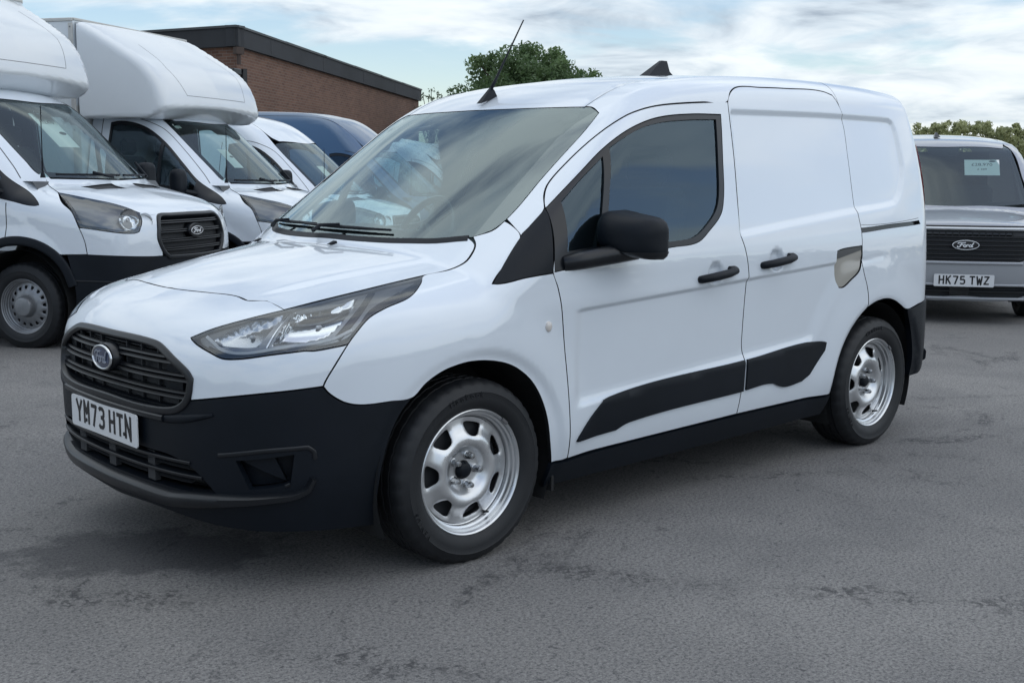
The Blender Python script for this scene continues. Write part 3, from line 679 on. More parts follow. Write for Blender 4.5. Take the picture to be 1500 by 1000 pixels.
def oval_badge(parent, frame, a, b, ring, field, letter, ring_w=.1, letters=True):
    """oval badge with raised ring and script lettering"""
    def ell(s, n=40): return [(a*s*math.cos(t), b*(s if s < .99 else 1)*math.sin(t)) for t in np.linspace(0, 2*math.pi, n+1)[:-1]]
    E0 = [(a*math.cos(t), b*math.sin(t)) for t in np.linspace(0, 2*math.pi, 41)[:-1]]; E1 = [(x*(1-ring_w*b/a), y*(1-ring_w)) for x, y in E0]
    mb = MB(); n = 40; V = [frame(x,y,0) for x,y in E0]+[frame(x*.985,y*.98,.004) for x,y in E0]+[frame(x,y,.0045) for x,y in E1]+[frame(x*.99,y*.98,.0015) for x,y in E1]
    F = []
    for l in range(3): F += [(l*n+i, l*n+(i+1)%n, (l+1)*n+(i+1)%n, (l+1)*n+i) for i in range(n)]
    mb.add(V, F); bd = mb.build('badge', ring, parent, smooth=True)
    f = MB(); V = [frame(0,0,.0042)]; F = []
    for s_, zz in ((.5,.0036),(1.0,.0018)):
        V += [frame(x*s_,y*s_,zz) for x,y in E1]
    F += [(0,1+i,1+(i+1)%n) for i in range(n)]+[(1+i,1+n+i,1+n+(i+1)%n,1+(i+1)%n) for i in range(n)]
    f.add(V, F); f.build('badge_field', field, bd, smooth=True)
    if letters:
        g = ribbon2d([[(x*a*.82, y*b*1.45) for x, y in P] for P in FORD], a*.075, frame, None, .0038, .0052); g.build('badge_lettering', letter, bd)
    return bd

# ------------------------------------------------------------------ ground
def ground_z(x, y):
    t = np.maximum(0, np.asarray(y, float)-1.8); a = -.022*t
    u = np.clip(np.asarray(y, float)-6.5, 0, 6.); b = -.006*u**2
    return np.maximum(a+b, -1.2) if np.ndim(y) else float(max(a+b, -1.2))
def asphalt():
    m = bpy.data.materials.new('worn_asphalt'); m.use_nodes = True; nt = m.node_tree; N = nt.nodes; L = nt.links; b = N['Principled BSDF']
    tc = N.new('ShaderNodeTexCoord')
    def noise(s, d=8, r=.6, dist=0.):
        n = N.new('ShaderNodeTexNoise'); n.inputs['Scale'].default_value = s; n.inputs['Detail'].default_value = d; n.inputs['Roughness'].default_value = r; n.inputs['Distortion'].default_value = dist
        L.new(tc.outputs['Object'], n.inputs['Vector']); return n
    def rng(src, a, b_, lo=0., hi=1.):
        r = N.new('ShaderNodeMapRange'); r.inputs['From Min'].default_value = a; r.inputs['From Max'].default_value = b_; r.inputs['To Min'].default_value = lo; r.inputs['To Max'].default_value = hi
        L.new(src, r.inputs['Value']); return r.outputs[0]
    def mixc(f, c1, c2, mode='MIX'):
        x = N.new('ShaderNodeMix'); x.data_type = 'RGBA'; x.blend_type = mode
        if isinstance(f, float): x.inputs[0].default_value = f
        else: L.new(f, x.inputs[0])
        for i, c in ((6, c1), (7, c2)):
            if isinstance(c, tuple): x.inputs[i].default_value = (*c, 1)
            else: L.new(c, x.inputs[i])
        return x.outputs[2]
    def math_(op, a, b_):
        x = N.new('ShaderNodeMath'); x.operation = op
        for i, c in ((0, a), (1, b_)):
            if isinstance(c, (int, float)): x.inputs[i].default_value = c
            else: L.new(c, x.inputs[i])
        return x.outputs[0]
    big = noise(.35, 4, .55, .4); mid = noise(1.6, 6, .6, .3); fine = noise(82, 6, .78); grain = noise(150, 5, .75); fleck = noise(30, 5, .7, .7)
    vor = N.new('ShaderNodeTexVoronoi'); vor.inputs['Scale'].default_value = 120; L.new(tc.outputs['Object'], vor.inputs['Vector'])
    base = mixc(rng(big.outputs['Fac'], .36, .64), (.185,.179,.173), (.265,.255,.244))
    base = mixc(rng(mid.outputs['Fac'], .40, .70), base, (.185,.180,.176))
    base = mixc(rng(fine.outputs['Fac'], .38, .55), mixc(.84, base, (.042,.043,.047)), base)
    base = mixc(rng(grain.outputs['Fac'], .52, .70), base, mixc(.55, base, (.50,.49,.48)))
    base = mixc(math_('MULTIPLY', rng(fleck.outputs['Fac'], .60, .66), .70), base, (.050,.051,.056))
    base = mixc(rng(vor.outputs['Distance'], .0, .09, 1., 0.), base, mixc(.35, base, (.42,.42,.41)))
    # coarse open patches where the binder is worn
    pat = noise(.9, 9, .74, 1.2); pm = math_('MULTIPLY', rng(pat.outputs['Fac'], .57, .65), rng(fleck.outputs['Fac'], .44, .52))
    base = mixc(math_('MULTIPLY', pm, .66), base, (.030,.032,.037))
    # dark streak under and beside the parked van's engine, with its own ragged shape
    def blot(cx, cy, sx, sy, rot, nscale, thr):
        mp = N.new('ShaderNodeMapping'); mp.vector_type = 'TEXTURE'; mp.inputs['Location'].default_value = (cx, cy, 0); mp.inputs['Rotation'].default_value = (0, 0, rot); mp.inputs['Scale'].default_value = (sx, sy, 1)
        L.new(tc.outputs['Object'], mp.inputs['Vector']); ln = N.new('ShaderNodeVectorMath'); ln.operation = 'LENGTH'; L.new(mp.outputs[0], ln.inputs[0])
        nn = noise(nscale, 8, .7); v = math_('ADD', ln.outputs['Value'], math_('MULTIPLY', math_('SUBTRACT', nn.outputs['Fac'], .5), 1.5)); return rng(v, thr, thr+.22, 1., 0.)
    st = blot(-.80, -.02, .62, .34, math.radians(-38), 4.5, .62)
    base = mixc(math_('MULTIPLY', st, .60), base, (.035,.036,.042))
    # cracks: thin wandering lines
    def crack(x0, y0, x1, y1, w, nsc, amp, seed):
        ang = math.atan2(y1-y0, x1-x0); Ln = math.hypot(x1-x0, y1-y0)
        mp = N.new('ShaderNodeMapping'); mp.vector_type = 'TEXTURE'; mp.inputs['Location'].default_value = ((x0+x1)/2, (y0+y1)/2, 0); mp.inputs['Rotation'].default_value = (0, 0, ang)
        L.new(tc.outputs['Object'], mp.inputs['Vector']); sp = N.new('ShaderNodeSeparateXYZ'); L.new(mp.outputs[0], sp.inputs[0])
        n1 = noise(nsc, 5, .65); yy = math_('ADD', sp.outputs['Y'], math_('MULTIPLY', math_('SUBTRACT', n1.outputs['Fac'], .5), amp))
        n2 = noise(3.1+seed, 5, .7); wv = math_('MULTIPLY', rng(n2.outputs['Fac'], .42, .66), w)
        d = math_('SUBTRACT', math_('ABSOLUTE', yy, 0), math_('MULTIPLY', wv, 2.6)); f = rng(d, -.05, .03, 1., 0.)
        en = rng(math_('ABSOLUTE', sp.outputs['X'], 0), Ln/2-.3, Ln/2, 1., 0.)
        return math_('MULTIPLY', math_('MULTIPLY', f, en), rng(fleck.outputs['Fac'], .47, .54))
    for a in CRACKS: base = mixc(math_('MULTIPLY', crack(*a), .62), base, (.022,.023,.027))
    L.new(base, b.inputs['Base Color']); b.inputs['Roughness'].default_value = .82; b.inputs['Specular IOR Level'].default_value = .35
    hgt = math_('ADD', math_('MULTIPLY', fine.outputs['Fac'], .6), math_('MULTIPLY', grain.outputs['Fac'], .5))
    hgt = math_('SUBTRACT', hgt, math_('MULTIPLY', pm, .5))
    bp = N.new('ShaderNodeBump'); bp.inputs['Strength'].default_value = .75; bp.inputs['Distance'].default_value = .0045; L.new(hgt, bp.inputs['Height']); L.new(bp.outputs[0], b.inputs['Normal'])
    return m
CRACKS = [(.0,-.78,.42,-1.62,.045,5.,.10,0.), (.35,-1.50,1.15,-2.50,.05,4.,.16,1.3), (1.30,-.62,2.2,-1.15,.03,4.,.16,2.1), (-1.0,.62,-.25,1.05,.03,4.,.12,3.3), (3.6,-.2,5.2,-1.2,.03,3.,.2,4.2), (-1.35,-.02,-.80,-.72,.06,4.,.2,5.), (-1.0,-1.0,-.5,-1.7,.05,4.,.2,6.)]
def build_ground():
    xs = np.unique(np.concatenate([np.linspace(-900,-30,14), np.linspace(-30,40,36), np.linspace(40,900,14)])); ys = np.unique(np.concatenate([np.linspace(-900,-12,12), np.linspace(-12,30,43), np.linspace(30,900,14)]))
    X, Y = np.meshgrid(xs, ys); Z = ground_z(X.ravel(), Y.ravel()); V = np.stack([X.ravel(), Y.ravel(), Z], 1); n, m = len(xs), len(ys)
    F = [(j*n+i, j*n+i+1, (j+1)*n+i+1, (j+1)*n+i) for j in range(m-1) for i in range(n-1)]
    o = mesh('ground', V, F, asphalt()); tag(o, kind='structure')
build_ground()

# ------------------------------------------------------------------ wheels
def steel_disc(r_out, holes_n, r_h0, r_h1, half_ang, depth, hub_r, rot=0.):
    """pressed steel wheel disc seen along +y, front face towards -y; returns verts, tris"""
    out = np.array([(r_out*math.cos(t), r_out*math.sin(t)) for t in np.linspace(0, 2*math.pi, 97)[:-1]])
    H = []
    for k in range(holes_n):
        a0 = rot+2*math.pi*k/holes_n; P = []
        for r, s in ((r_h0,-.62),(r_h0,.62),(r_h1,1.),(r_h1,-1.)): P.append((r, a0+s*half_ang))
        P = np.array([(r*math.cos(a), r*math.sin(a)) for r, a in P])
        c = P.mean(0); Q = []
        for i in range(4):           # rounded corners
            p, a, b = P[i], P[i-1], P[(i+1)%4]
            for t in (0,.25,.5,.75,1.):
                u = p+(a-p)*.36*(1-t)**2+(b-p)*.36*t**2; Q.append(u)
        H.append(np.array(Q))
    hub = np.array([(hub_r*math.cos(t), hub_r*math.sin(t)) for t in np.linspace(0, 2*math.pi, 33)[:-1]])
    V, T = triang(out, H+[hub], .0095)
    r = np.hypot(V[:,0], V[:,1]); y = depth(r)
    dd = np.full(len(V), 1e9)
    for h in H: dd = np.minimum(dd, bdist(V, h))
    y = y+.004*np.exp(-(dd/.006)**2)             # rolled hole edges dip inwards
    return np.stack([V[:,0], y, V[:,1]], 1), T
def make_wheel(parent, loc, steer=0., flip=False, R=.326, rim_r=.2215, width=.205, kind='connect'):
    """rim mesh with tyre, nuts, centre cap and valve as children; outer face towards -y (flip: +y)"""
    w2 = width/2
    # rim barrel profile (r, y), y=0 at outer lip
    prof = [(rim_r,.004),(rim_r+.001,0.),(rim_r-.003,-.003),(rim_r-.007,-.001),(rim_r-.010,.004),(rim_r-.011,.013),(rim_r-.018,.015),(rim_r-.0195,.027),(rim_r-.026,.030),(rim_r-.028,.046),(rim_r-.035,.050),(rim_r-.036,.075),(rim_r-.022,.10),(rim_r-.018,.16),(rim_r,.17)]
    mb = MB(); mb.lathe(prof, 96)
    if kind == 'connect':
        d = curve([(.0,.052),(.030,.052),(.058,.050),(.072,.046),(.080,.034),(.095,.022),(.112,.0185),(.128,.023),(.145,.034),(.165,.042),(.183,.044),(.21,.046)], .004)
        V, T = steel_disc(rim_r-.034, 7, .124, .178, .27, d, .034, rot=math.radians(77))
    else:
        d = curve([(.0,.03),(.05,.03),(.085,.03),(.10,.030),(.115,.034),(.135,.040),(.155,.047),(.175,.054),(.21,.06)], .004)
        V, T = steel_disc(rim_r-.034, 16, .138, .166, .10, d, .034, rot=.1)
    mb.add(V, [tuple(t) for t in T])
    V, T = V+np.array([0,.004,0]), T[:,::-1]; mb.add(V, [tuple(t) for t in T])
    rim = mb.build('wheel', STEEL if kind == 'connect' else STEEL2, parent, smooth=True); rim.data.set_sharp_from_angle(angle=math.radians(38))
    # tyre: half profile r from bead to tread, y from -bulge to inner
    y0 = -.004; b = .018
    tp = [(rim_r-.002,.002),(rim_r+.006,-.006),(rim_r+.020,-.014),(rim_r+.040,-.019),(rim_r+.058,-.018),(rim_r+.061,-.0195),(rim_r+.064,-.017),(R-.022,-.010),(R-.014,-.003),(R-.008,.006),(R-.004,.016)]
    yy = .016
    gro = [.040,.078,.114,.152]; tw = width-.03
    for g in gro:
        tp += [(R-.0005,g-.005),(R-.008,g-.0035),(R-.008,g+.0035),(R-.0005,g+.005)]
    tp += [(R-.004,tw),(R-.012,tw+.012),(R-.03,tw+.02),(rim_r+.02,tw+.012),(rim_r-.002,tw)]
    n = 144; V = []; F = []; m = len(tp)
    for k in range(n):
        t = 2*math.pi*k/n
        for i, (r, y) in enumerate(tp):
            rr = r
            if 7 <= i <= 10 and k % 4 == 0: rr -= .0048 if i > 7 else .0015
            if 11 <= i < 11+4*len(gro) and k % 4 == 0 and i % 4 in (3, 2): rr -= .003
            V.append((rr*math.cos(t), y, rr*math.sin(t)))
    for k in range(n):
        for i in range(m-1): F.append((k*m+i, ((k+1)%n)*m+i, ((k+1)%n)*m+i+1, k*m+i+1))
    ty = mesh('tyre', V, F, RUBBER, rim); ty.data.set_sharp_from_angle(angle=math.radians(40))
    if kind == 'connect':
        def arc_text(s, a0, r, size, adv):
            for i, ch in enumerate(s):
                if ch == ' ': continue
                a = a0-i*adv
                M4 = Matrix.Translation((r*math.cos(a), -.0196, r*math.sin(a))) @ Matrix.Rotation(-(a-math.pi/2), 4, 'Y') @ Matrix.Rotation(math.pi/2, 4, 'X')
                text_mesh('tyre_lettering', ch, size, RUBBER, ty, M4, .0016)
        if not flip and loc[0] < 5:
            arc_text('Hankook', math.radians(112), rim_r+.052, .030, .082); arc_text('VENTUS', math.radians(222), rim_r+.052, .024, .072)
        cap = MB(); cap.lathe([(0,.030),(.018,.030),(.024,.033),(.029,.040),(.031,.055)], 24); cap.build('hub_cap', BLACK, rim, autosmooth=40)
        for k in range(5):
            a = 2*math.pi*k/5+math.radians(70); nb = MB(); c = (.054*math.cos(a), 0, .054*math.sin(a))
            nb.lathe([(.0,.012),(.007,.013),(.0105,.018),(.0112,.028)], 12, loc=c); nb.lathe([(.0128,.028),(.0128,.048)], 6, loc=c); nb.lathe([(.0112,.028),(.0128,.028)], 6, loc=c)
            nb.lathe([(.0115,.046),(.0155,.048),(.0155,.053)], 14, loc=c); nb.build('wheel_nut', NUT, rim, autosmooth=35)
        hb = MB(); hb.lathe([(.030,.0515),(.034,.058),(.075,.058)], 32); hb.build('hub_face', SCREW, rim)
        dr = MB(); dr.lathe([(.0,.075),(.17,.075),(.175,.09),(.175,.13)], 40); dr.build('brake_drum', DARK, rim, smooth=False)
        va = MB(); a = math.radians(-62); c0 = np.array((.186*math.cos(a), .040, .186*math.sin(a))); ax = np.array((-.25*math.cos(a), -1, -.25*math.sin(a))); ax /= np.linalg.norm(ax)
        va.tube([c0, c0+ax*.012, c0+ax*.030], [.006,.0045,.004], 8); va.build('valve', SEAL, rim)
        bw = MB(); a = math.radians(48); bw.box((.217*math.cos(a), -.004, .217*math.sin(a)), (.010,.008,.03), Matrix.Rotation(-a, 3, 'Y')); bw.build('balance_weight', SCREW, rim)
    else:
        cap = MB(); cap.lathe([(0,-.028),(.060,-.028),(.072,-.025),(.079,-.016),(.083,.010),(.090,.031),(.094,.036)], 40); cap.build('hub_cap', STEEL2, rim, autosmooth=30)
        dr = MB(); dr.lathe([(.0,.085),(.17,.085),(.175,.13)], 32); dr.build('brake_drum', DARK, rim)
    rim.location = loc; rim.rotation_euler = (0, 0, steer+(math.pi if flip else 0))
    return rim

def arch_liner(parent, cx, y0, y1, r=.395, zc=.32, name='arch_liner'):
    mb = MB(); n = 28; V = []; F = []
    A = np.linspace(math.radians(-25), math.radians(205), n)
    for a in A: V += [(cx+r*math.cos(a), y0, zc+r*math.sin(a)), (cx+r*math.cos(a), y1, zc+r*math.sin(a))]
    F = [(2*i, 2*i+2, 2*i+3, 2*i+1) for i in range(n-1)]
    k = len(V); V.append((cx, y1, zc)); F += [(2*i+1, 2*i+3, k) for i in range(n-1)]
    mb.add(V, F); return mb.build(name, LINER, parent)

# ------------------------------------------------------------------ the white van in front
VAN = empty('panel_van', (0,0,0), 0, 'white panel van with black bumpers and steel wheels in the foreground, plate YM73 HTN', 'van')
CB = Connect(); CF = CB.F
DS = Dom('s', (0,0,.75)); DF = Dom('f', (-.1,0,.6)); DR = Dom('r', (2.4,0,.9)); DZ = Dom('z', (0,0,1.0)); DX = Dom('x', (.3,0,0)); DY = Dom('y', (0,-.2,0))
def OL(n): return np.array(OUT[n]['pts'])
MID = SCL*math.pi/2
def top_pts(xy): return DS.to(lift(CF, DZ, np.array(xy)))
def feature_points():
    """extra mesh points along pressed edges so that they shade crisply"""
    rec = np.array([q for q in CB.rec]); L = smooth_loop(rec, .011, 50); pts = []
    for d in (.022,.012,.003,-.006,-.015,-.024): pts.append(inset(L, d))
    xs_ = np.arange(.44, 2.45, .012)
    for d in (-.016,-.009,-.002,.008): pts.append(np.stack([xs_, .845+(xs_-.44)*.052+d], 1))
    for d in (-.030,-.022,-.012,.0,.014,.034): pts.append(np.stack([xs_, .50+(xs_-.48)*.062+d], 1))
    return lift(CF, DY, np.concatenate(pts))
def build_van():
    v = VAN; FP = feature_points(); FPS = DS.to(FP); FPR = DR.to(FP)
    # ----- bonnet
    wsp = OL('windscreen')          # centre-ish header ... near corner ... base
    base = wsp[11:]                 # cowl corner towards the centre
    hood = OL('hood')
    half = np.concatenate([[[.030, MID]], base[::-1]-np.array([.012,0]), hood[1:], [[-.651, MID]]])
    half[1:1+len(base),0] = np.maximum(half[1:1+len(base),0], .0)
    bonnet = panel('bonnet', CF, DS, half, WHITE, v, h=.022, mirror=True)
    # ----- nose panel between bonnet, lamps, grille and bumper
    nose = OL('nose'); c0 = DF.to([[-.652,0,.928]])[0]; g0 = DF.to([[-.868,0,.796]])[0]
    nh = np.concatenate([[c0], nose[1:], [g0]]); nh[0,0] = 0; nh[-1,0] = 0
    panel('front_panel', CF, DF, nh, WHITE, v, h=.016, mirror=True, flange=.03)
    # ----- grille
    gr = OL('grille'); gt = DF.to([[-.868,0,.796]])[0]; gb = DF.to([[-.907,0,.567]])[0]; gt[0] = gb[0] = 0
    gh = np.concatenate([[gt], gr[1:-1], [gb]])
    grille = panel('grille', CF, DF, gh, DARK, v, h=.03, mirror=True, off=.045, flange=0, gap=0)
    full = np.concatenate([gh, DF.mir(gh)[::-1]])
    strip('grille_frame', CF, DF, inset(smooth_loop(full, .012), .010), SATINB, grille, half_w=.0125, height=.007, depth=.055, closed=True)
    def zpath(z, y0, y1, n=24): return DF.to(lift(CF, DX, [(y, z) for y in np.linspace(y0, y1, n)]))
    for z, hw in ((.742,.43),(.690,.475),(.636,.475)):
        for dz in (.0085, -.0075):
            strip('slat', CF, DF, zpath(z+dz, -hw, hw, 30), SATINB, grille, half_w=.0062, height=-.008 if dz < 0 else -.012, depth=.040)
    for z, hw in ((.59,.40),(.772,.33)):
        strip('slat', CF, DF, zpath(z, -hw, hw, 30), BLACK, grille, half_w=.004, height=-.018, depth=.045)
    for y in np.linspace(-.40,.40,9):
        if abs(y) < .06: continue
        mbv = MB(); x = float(lift(CF, DX, [(y,.68)])[0][0]); mbv.box((x+.034, y, .68), (.012,.006,.19)); mbv.build('grille_bar', DARK, grille)
    for s in (-1, 1):                    # solid blanking blocks at the outer ends
        for z in (.715,.663):
            mbv = MB(); x = float(lift(CF, DX, [(s*.40,z)])[0][0]); mbv.box((x+.030, s*.395, z), (.02,.085,.032), Matrix.Rotation(-s*.20,3,'Z')); mbv.build('grille_blank', BLACK, grille)
    bx = -.912
    pd = MB(); pd.lathe([(0,-.010),(.062,-.006),(.067,.004),(.068,.03)], 40, axis='x', loc=(0,0,0)); V = np.array(pd.V)*np.array([1,1.15,.74])+np.array([bx+.011,0,.709]); pd.V = [tuple(a) for a in V]; pd.build('badge_mount', SATINB, grille, autosmooth=50)
    oval_badge(grille, lambda x,y,z: (bx-.001-z*1.4, -x, .709+y),   .076, .043, CHROME, BLUEOV, mat('badge_silver_script', (.42,.46,.54), .2, metal=.6), ring_w=.14)
    # ----- bumper with lower intake
    bp = OL('bumper'); t0 = gb.copy(); b0 = DF.to([[-.85,0,.235]])[0]; b0[0] = 0
    ii = len(OL('grille'))
    bot = DF.to(lift(CF, DX, [(-.70,.205),(-.55,.215),(-.3,.232)]))
    bh = np.concatenate([[t0], bp[1:], bot, [b0]])
    lg = DF.to(lift(CF, DX, [(0,.437),(-.30,.437),(-.40,.432),(-.475,.412),(-.530,.372),(-.565,.330),(-.40,.325),(0,.325)])); lg[0,0] = lg[-1,0] = 0
    lgf = np.concatenate([lg, DF.mir(lg)[::-1][1:-1]])
    fog = OL('fog'); fogm = DF.mir(fog)[::-1]
    bump = panel('front_bumper', CF, DF, bh, BLACK, v, holes=[lgf, fog, fogm], h=.016, mirror=True, flange=.03)
    panel('intake_back', CF, DF, lgf, GLOSSB, bump, h=.04, off=.05, flange=0, gap=-.01)
    strip('intake_slat', CF, DF, zpath(.420,-.488,.488,40), SATINB, bump, half_w=.0055, height=.004, depth=.035)
    strip('intake_slat', CF, DF, zpath(.375,-.528,.528,40), SATINB, bump, half_w=.0055, height=.004, depth=.035)
    for z in (.398,.350):
        strip('intake_slat', CF, DF, zpath(z,-.47,.47,30), DARK, bump, half_w=.003, height=-.02, depth=.035)
    for y in (-.27,.0,.27):
        mbv = MB(); x = float(lift(CF, DX, [(y,.38)])[0][0]); mbv.box((x+.02, y, .38), (.02,.05,.10)); mbv.build('intake_bar', DARK, bump)
    # lip
    lp = DF.to(lift(CF, DX, [(0,.282),(-.25,.283),(-.38,.283),(-.44,.290),(-.52,.300),(-.60,.309)])); lp2 = DF.to([[-.705,-.712,.322],[-.640,-.757,.332],[-.603,-.780,.350],[-.588,-.788,.385]])
    lip = np.concatenate([lp, lp2]); lip[0,0] = 0
    strip('bumper_lip', CF, DF, np.concatenate([lip[::-1], DF.mir(lip)[1:]]), SATINB, bump, half_w=.030, height=.024, depth=.02, round_=.9, taper=lambda t: .35+.65*min(1, 4.2*min(t,1-t)), ds=.014)
    strip('bumper_crease', CF, DF, DF.to(lift(CF, DX, [(-.30,.545),(-.45,.56),(-.58,.585)])), BLACK, bump, half_w=.016, height=.006, depth=.01, round_=1., both=True, taper=lambda t: .3+.7*math.sin(math.pi*t))
    strip('grille_chin', CF, DF, zpath(.553,-.38,.38,40), SATINB, bump, half_w=.013, height=.013, depth=.01, round_=.9)
    # fog pockets
    for q in (fog, fogm):
        panel('fog_pocket', CF, DF, q, BLACK, bump, h=.03, off=.055, flange=0, gap=-.015)
        c = q.mean(0); tri = np.array([q[0], (q[0]*.35+q[1]*.65), (q[3]*.8+q[2]*.2)])
        panel('fog_wedge', CF, DF, tri, BLACK, bump, h=.03, off=.022, flange=.03, gap=0)
    strip('fog_bar', CF, DF, OL('fog_bar'), SATINB, bump, half_w=.0075, height=.004, depth=.01, both=True, round_=.7)
    strip('fog_bar', CF, DF, np.array([fog[3],fog[2]*.92+fog[3]*.08,fog[2]])+np.array([0,-.006]), SATINB, bump, half_w=.006, height=.005, depth=.01, both=True)
    # ----- headlamps
    hl = OL('headlight')
    for m in (0, 1):
        q = hl if m == 0 else DF.mir(hl)[::-1]
        hd = panel('headlight', CF, DF, q, LENS, v, h=.02, flange=.004, gap=.002, raised=.001)
        panel('lamp_housing', CF, DF, q, LAMPGREY, hd, h=.025, off=.050, flange=0, gap=-.004)
        strip('lamp_surround', CF, DF, inset(smooth_loop(q, .012), .0055), GLOSSB, hd, half_w=.0045, height=-.0025, depth=.010, closed=True, ds=.012)
        A = lambda i: hl[i]
        def mm(Q): Q = np.array(Q, float); return Q if m == 0 else DF.mir(Q)[::-1]
        # points inside the lamp in chart space, u from nose tip (0) to rear tip (1), w from bottom (0) to top (1)
        top = lambda u: np.array([np.interp(u, [0,.2,.38,.55,.78,1.], hl[[7,6,4,3,1,0]][:,k]) for k in (0,1)])
        botc = lambda u: np.array([np.interp(u, [0,.12,.3,.5,.66,.78,.9,1.], hl[[8,9,11,13,17,19,21,22]][:,k]) for k in (0,1)])
        L_ = lambda u, w: botc(u)*(1-w)+top(u)*w
        poly = lambda uv: mm([L_(u, w) for u, w in uv])
        cupA = [(.40,.17),(.585,.19),(.635,.50),(.665,.86),(.435,.88),(.41,.5)]; cupB = [(.185,.26),(.355,.19),(.375,.55),(.405,.87),(.27,.87),(.18,.58)]
        rim_ = [(.075,.16),(.14,.06),(.30,.055),(.50,.06),(.66,.08),(.74,.30),(.86,.50),(.955,.72),(.975,.90),(.80,.93),(.55,.94),(.30,.94),(.12,.90),(.06,.60)]
        panel('lamp_bezel', CF, DF, poly(rim_), LAMPGREY, hd, holes=[poly(cupA), poly(cupB)], h=.016, off=.010, flange=.012, gap=0)
        for cup, dpt, mt in ((cupA, .036, CHROME), (cupB, .030, LAMPREF)):
            Q = smooth_loop(poly(cup), .010, 50); V2, T = triang(Q, [], .010); cc = Q.mean(0); r_ = np.hypot(*(V2-cc).T); rm_ = r_.max()
            Pb = lift(CF, DF, V2, .010); Nb = grad(CF, Pb); e_ = bdist(V2, Q); dd = dpt*(1-(r_/rm_)**2)**.8*np.clip(e_/.006, 0, 1)**.5; Pb = Pb-Nb*dd[:,None]
            mesh('reflector', Pb, [tuple(t) for t in T], mt, hd)
            k = np.argmin(r_); nn = np.array([-.9, -.25 if m == 0 else .25, .05]); nn /= np.linalg.norm(nn); B = MB(); B.tube([Pb[k], Pb[k]+nn*.014, Pb[k]+nn*.020], [.007,.007,.003], 10); B.build('bulb', EMBW, hd)
        strip('light_guide', CF, DF, mm([L_(.13,.78),L_(.165,.50),L_(.21,.20),L_(.30,.125),L_(.45,.115),L_(.60,.125),L_(.66,.22)]), EMBW, hd, half_w=.0052, height=.0035, depth=.006, off=.007, corner=70)
        strip('lamp_divider', CF, DF, mm([L_(.383,.15),L_(.395,.5),L_(.42,.90)]), CHROME, hd, half_w=.004, height=.004, depth=.02, off=.010)
        strip('lamp_divider', CF, DF, mm([L_(.62,.12),L_(.675,.5),L_(.715,.90)]), GLOSSB, hd, half_w=.011, height=.003, depth=.01, off=.009)
        strip('lamp_lower_trim', CF, DF, mm([L_(.10,.14),L_(.20,.055),L_(.45,.05),L_(.66,.07),L_(.75,.28),L_(.86,.46)]), GLOSSB, hd, half_w=.009, height=.002, depth=.01, off=.008, corner=70)
    # ----- front wings with sail triangle
    wing = OL('wing')
    panel('front_wing', CF, DS, wing, WHITE, v, h=.016, both=True)
    sail = panel('wing_sail', CF, DS, OL('sail'), BLACK, v, h=.02, both=True, gap=.0015, raised=.001)
    mk = MB(); mk.lathe([(0,-.008),(.010,-.0075),(.015,-.004),(.016,.004)], 20, loc=(0,0,0)); mo = mk.build('side_marker', AMBER, v, smooth=True); mo.location = (.332,-.907,.80); mo.scale = (1,1,1.25)
    mo2 = mo.copy(); COL.objects.link(mo2); mo2.parent = v; mo2.location = (.332,.907,.80); mo2.rotation_euler = (0,0,math.pi)
    # ----- doors
    door = panel('front_door', CF, DS, OL('door'), WHITE, v, holes=[OL('window_hole')], h=.0145, both=True, extra=FPS)
    wh, gf, gm = OL('window_hole'), OL('glass_front'), OL('glass_main')
    for m, d in enumerate(door):
        f = (lambda Q: Q) if m == 0 else (lambda Q: DS.mir(Q)[::-1])
        panel('window_frame', CF, DS, f(wh), SATINB, d, holes=[f(gf), f(gm)], h=.02, flange=.016, gap=.0005, off=.001)
        panel('window_glass', CF, DS, f(gm), SIDEGLASS, d, h=.04, off=.008, flange=0, gap=-.004)
        panel('window_glass', CF, DS, f(gf), SIDEGLASS, d, h=.04, off=.008, flange=0, gap=-.004)
        panel('door_cladding', CF, DS, f(OL('clad_front')), BLACK, d, h=.025, flange=.012, gap=0, raised=.009, corner=14)
        panel('door_card', CF, DS, f(inset(smooth_loop(OL('door'), .02), .03)), TRIM, d, holes=[f(wh)], h=.05, off=.04, flange=0)
    sld = panel('sliding_door', CF, DS, OL('sliding_door'), WHITE, v, holes=[OL('filler')], h=.0145, extra=FPS)
    sld2 = panel('sliding_door', CF, DS, DS.mir(OL('sliding_door'))[::-1], WHITE, v, h=.02)
    panel('door_cladding', CF, DS, OL('clad_rear'), BLACK, sld, h=.025, flange=.012, gap=0, raised=.009, corner=14)
    panel('door_cladding', CF, DS, DS.mir(OL('clad_rear'))[::-1], BLACK, sld2, h=.025, flange=.012, gap=0, raised=.009, corner=14)
    fl = OL('filler')
    fr = panel('fuel_flap', CF, DS, fl, BEIGE, v, h=.03, off=.005, flange=.01, gap=.003)
    fc = fl[:,1].max(); ftop = np.array([p for p in [fl[0],fl[1],fl[2],fl[3]*.35+fl[2]*.65,fl[0]*.72+fl[8]*.28]])
    panel('flap_shade_strip', CF, DS, ftop, mat('flap_shade_grey', (.055,.056,.058), .4), fr, h=.03, off=.003, flange=.006, gap=.002)  # shadow along the top of the filler, put in as a dark strip
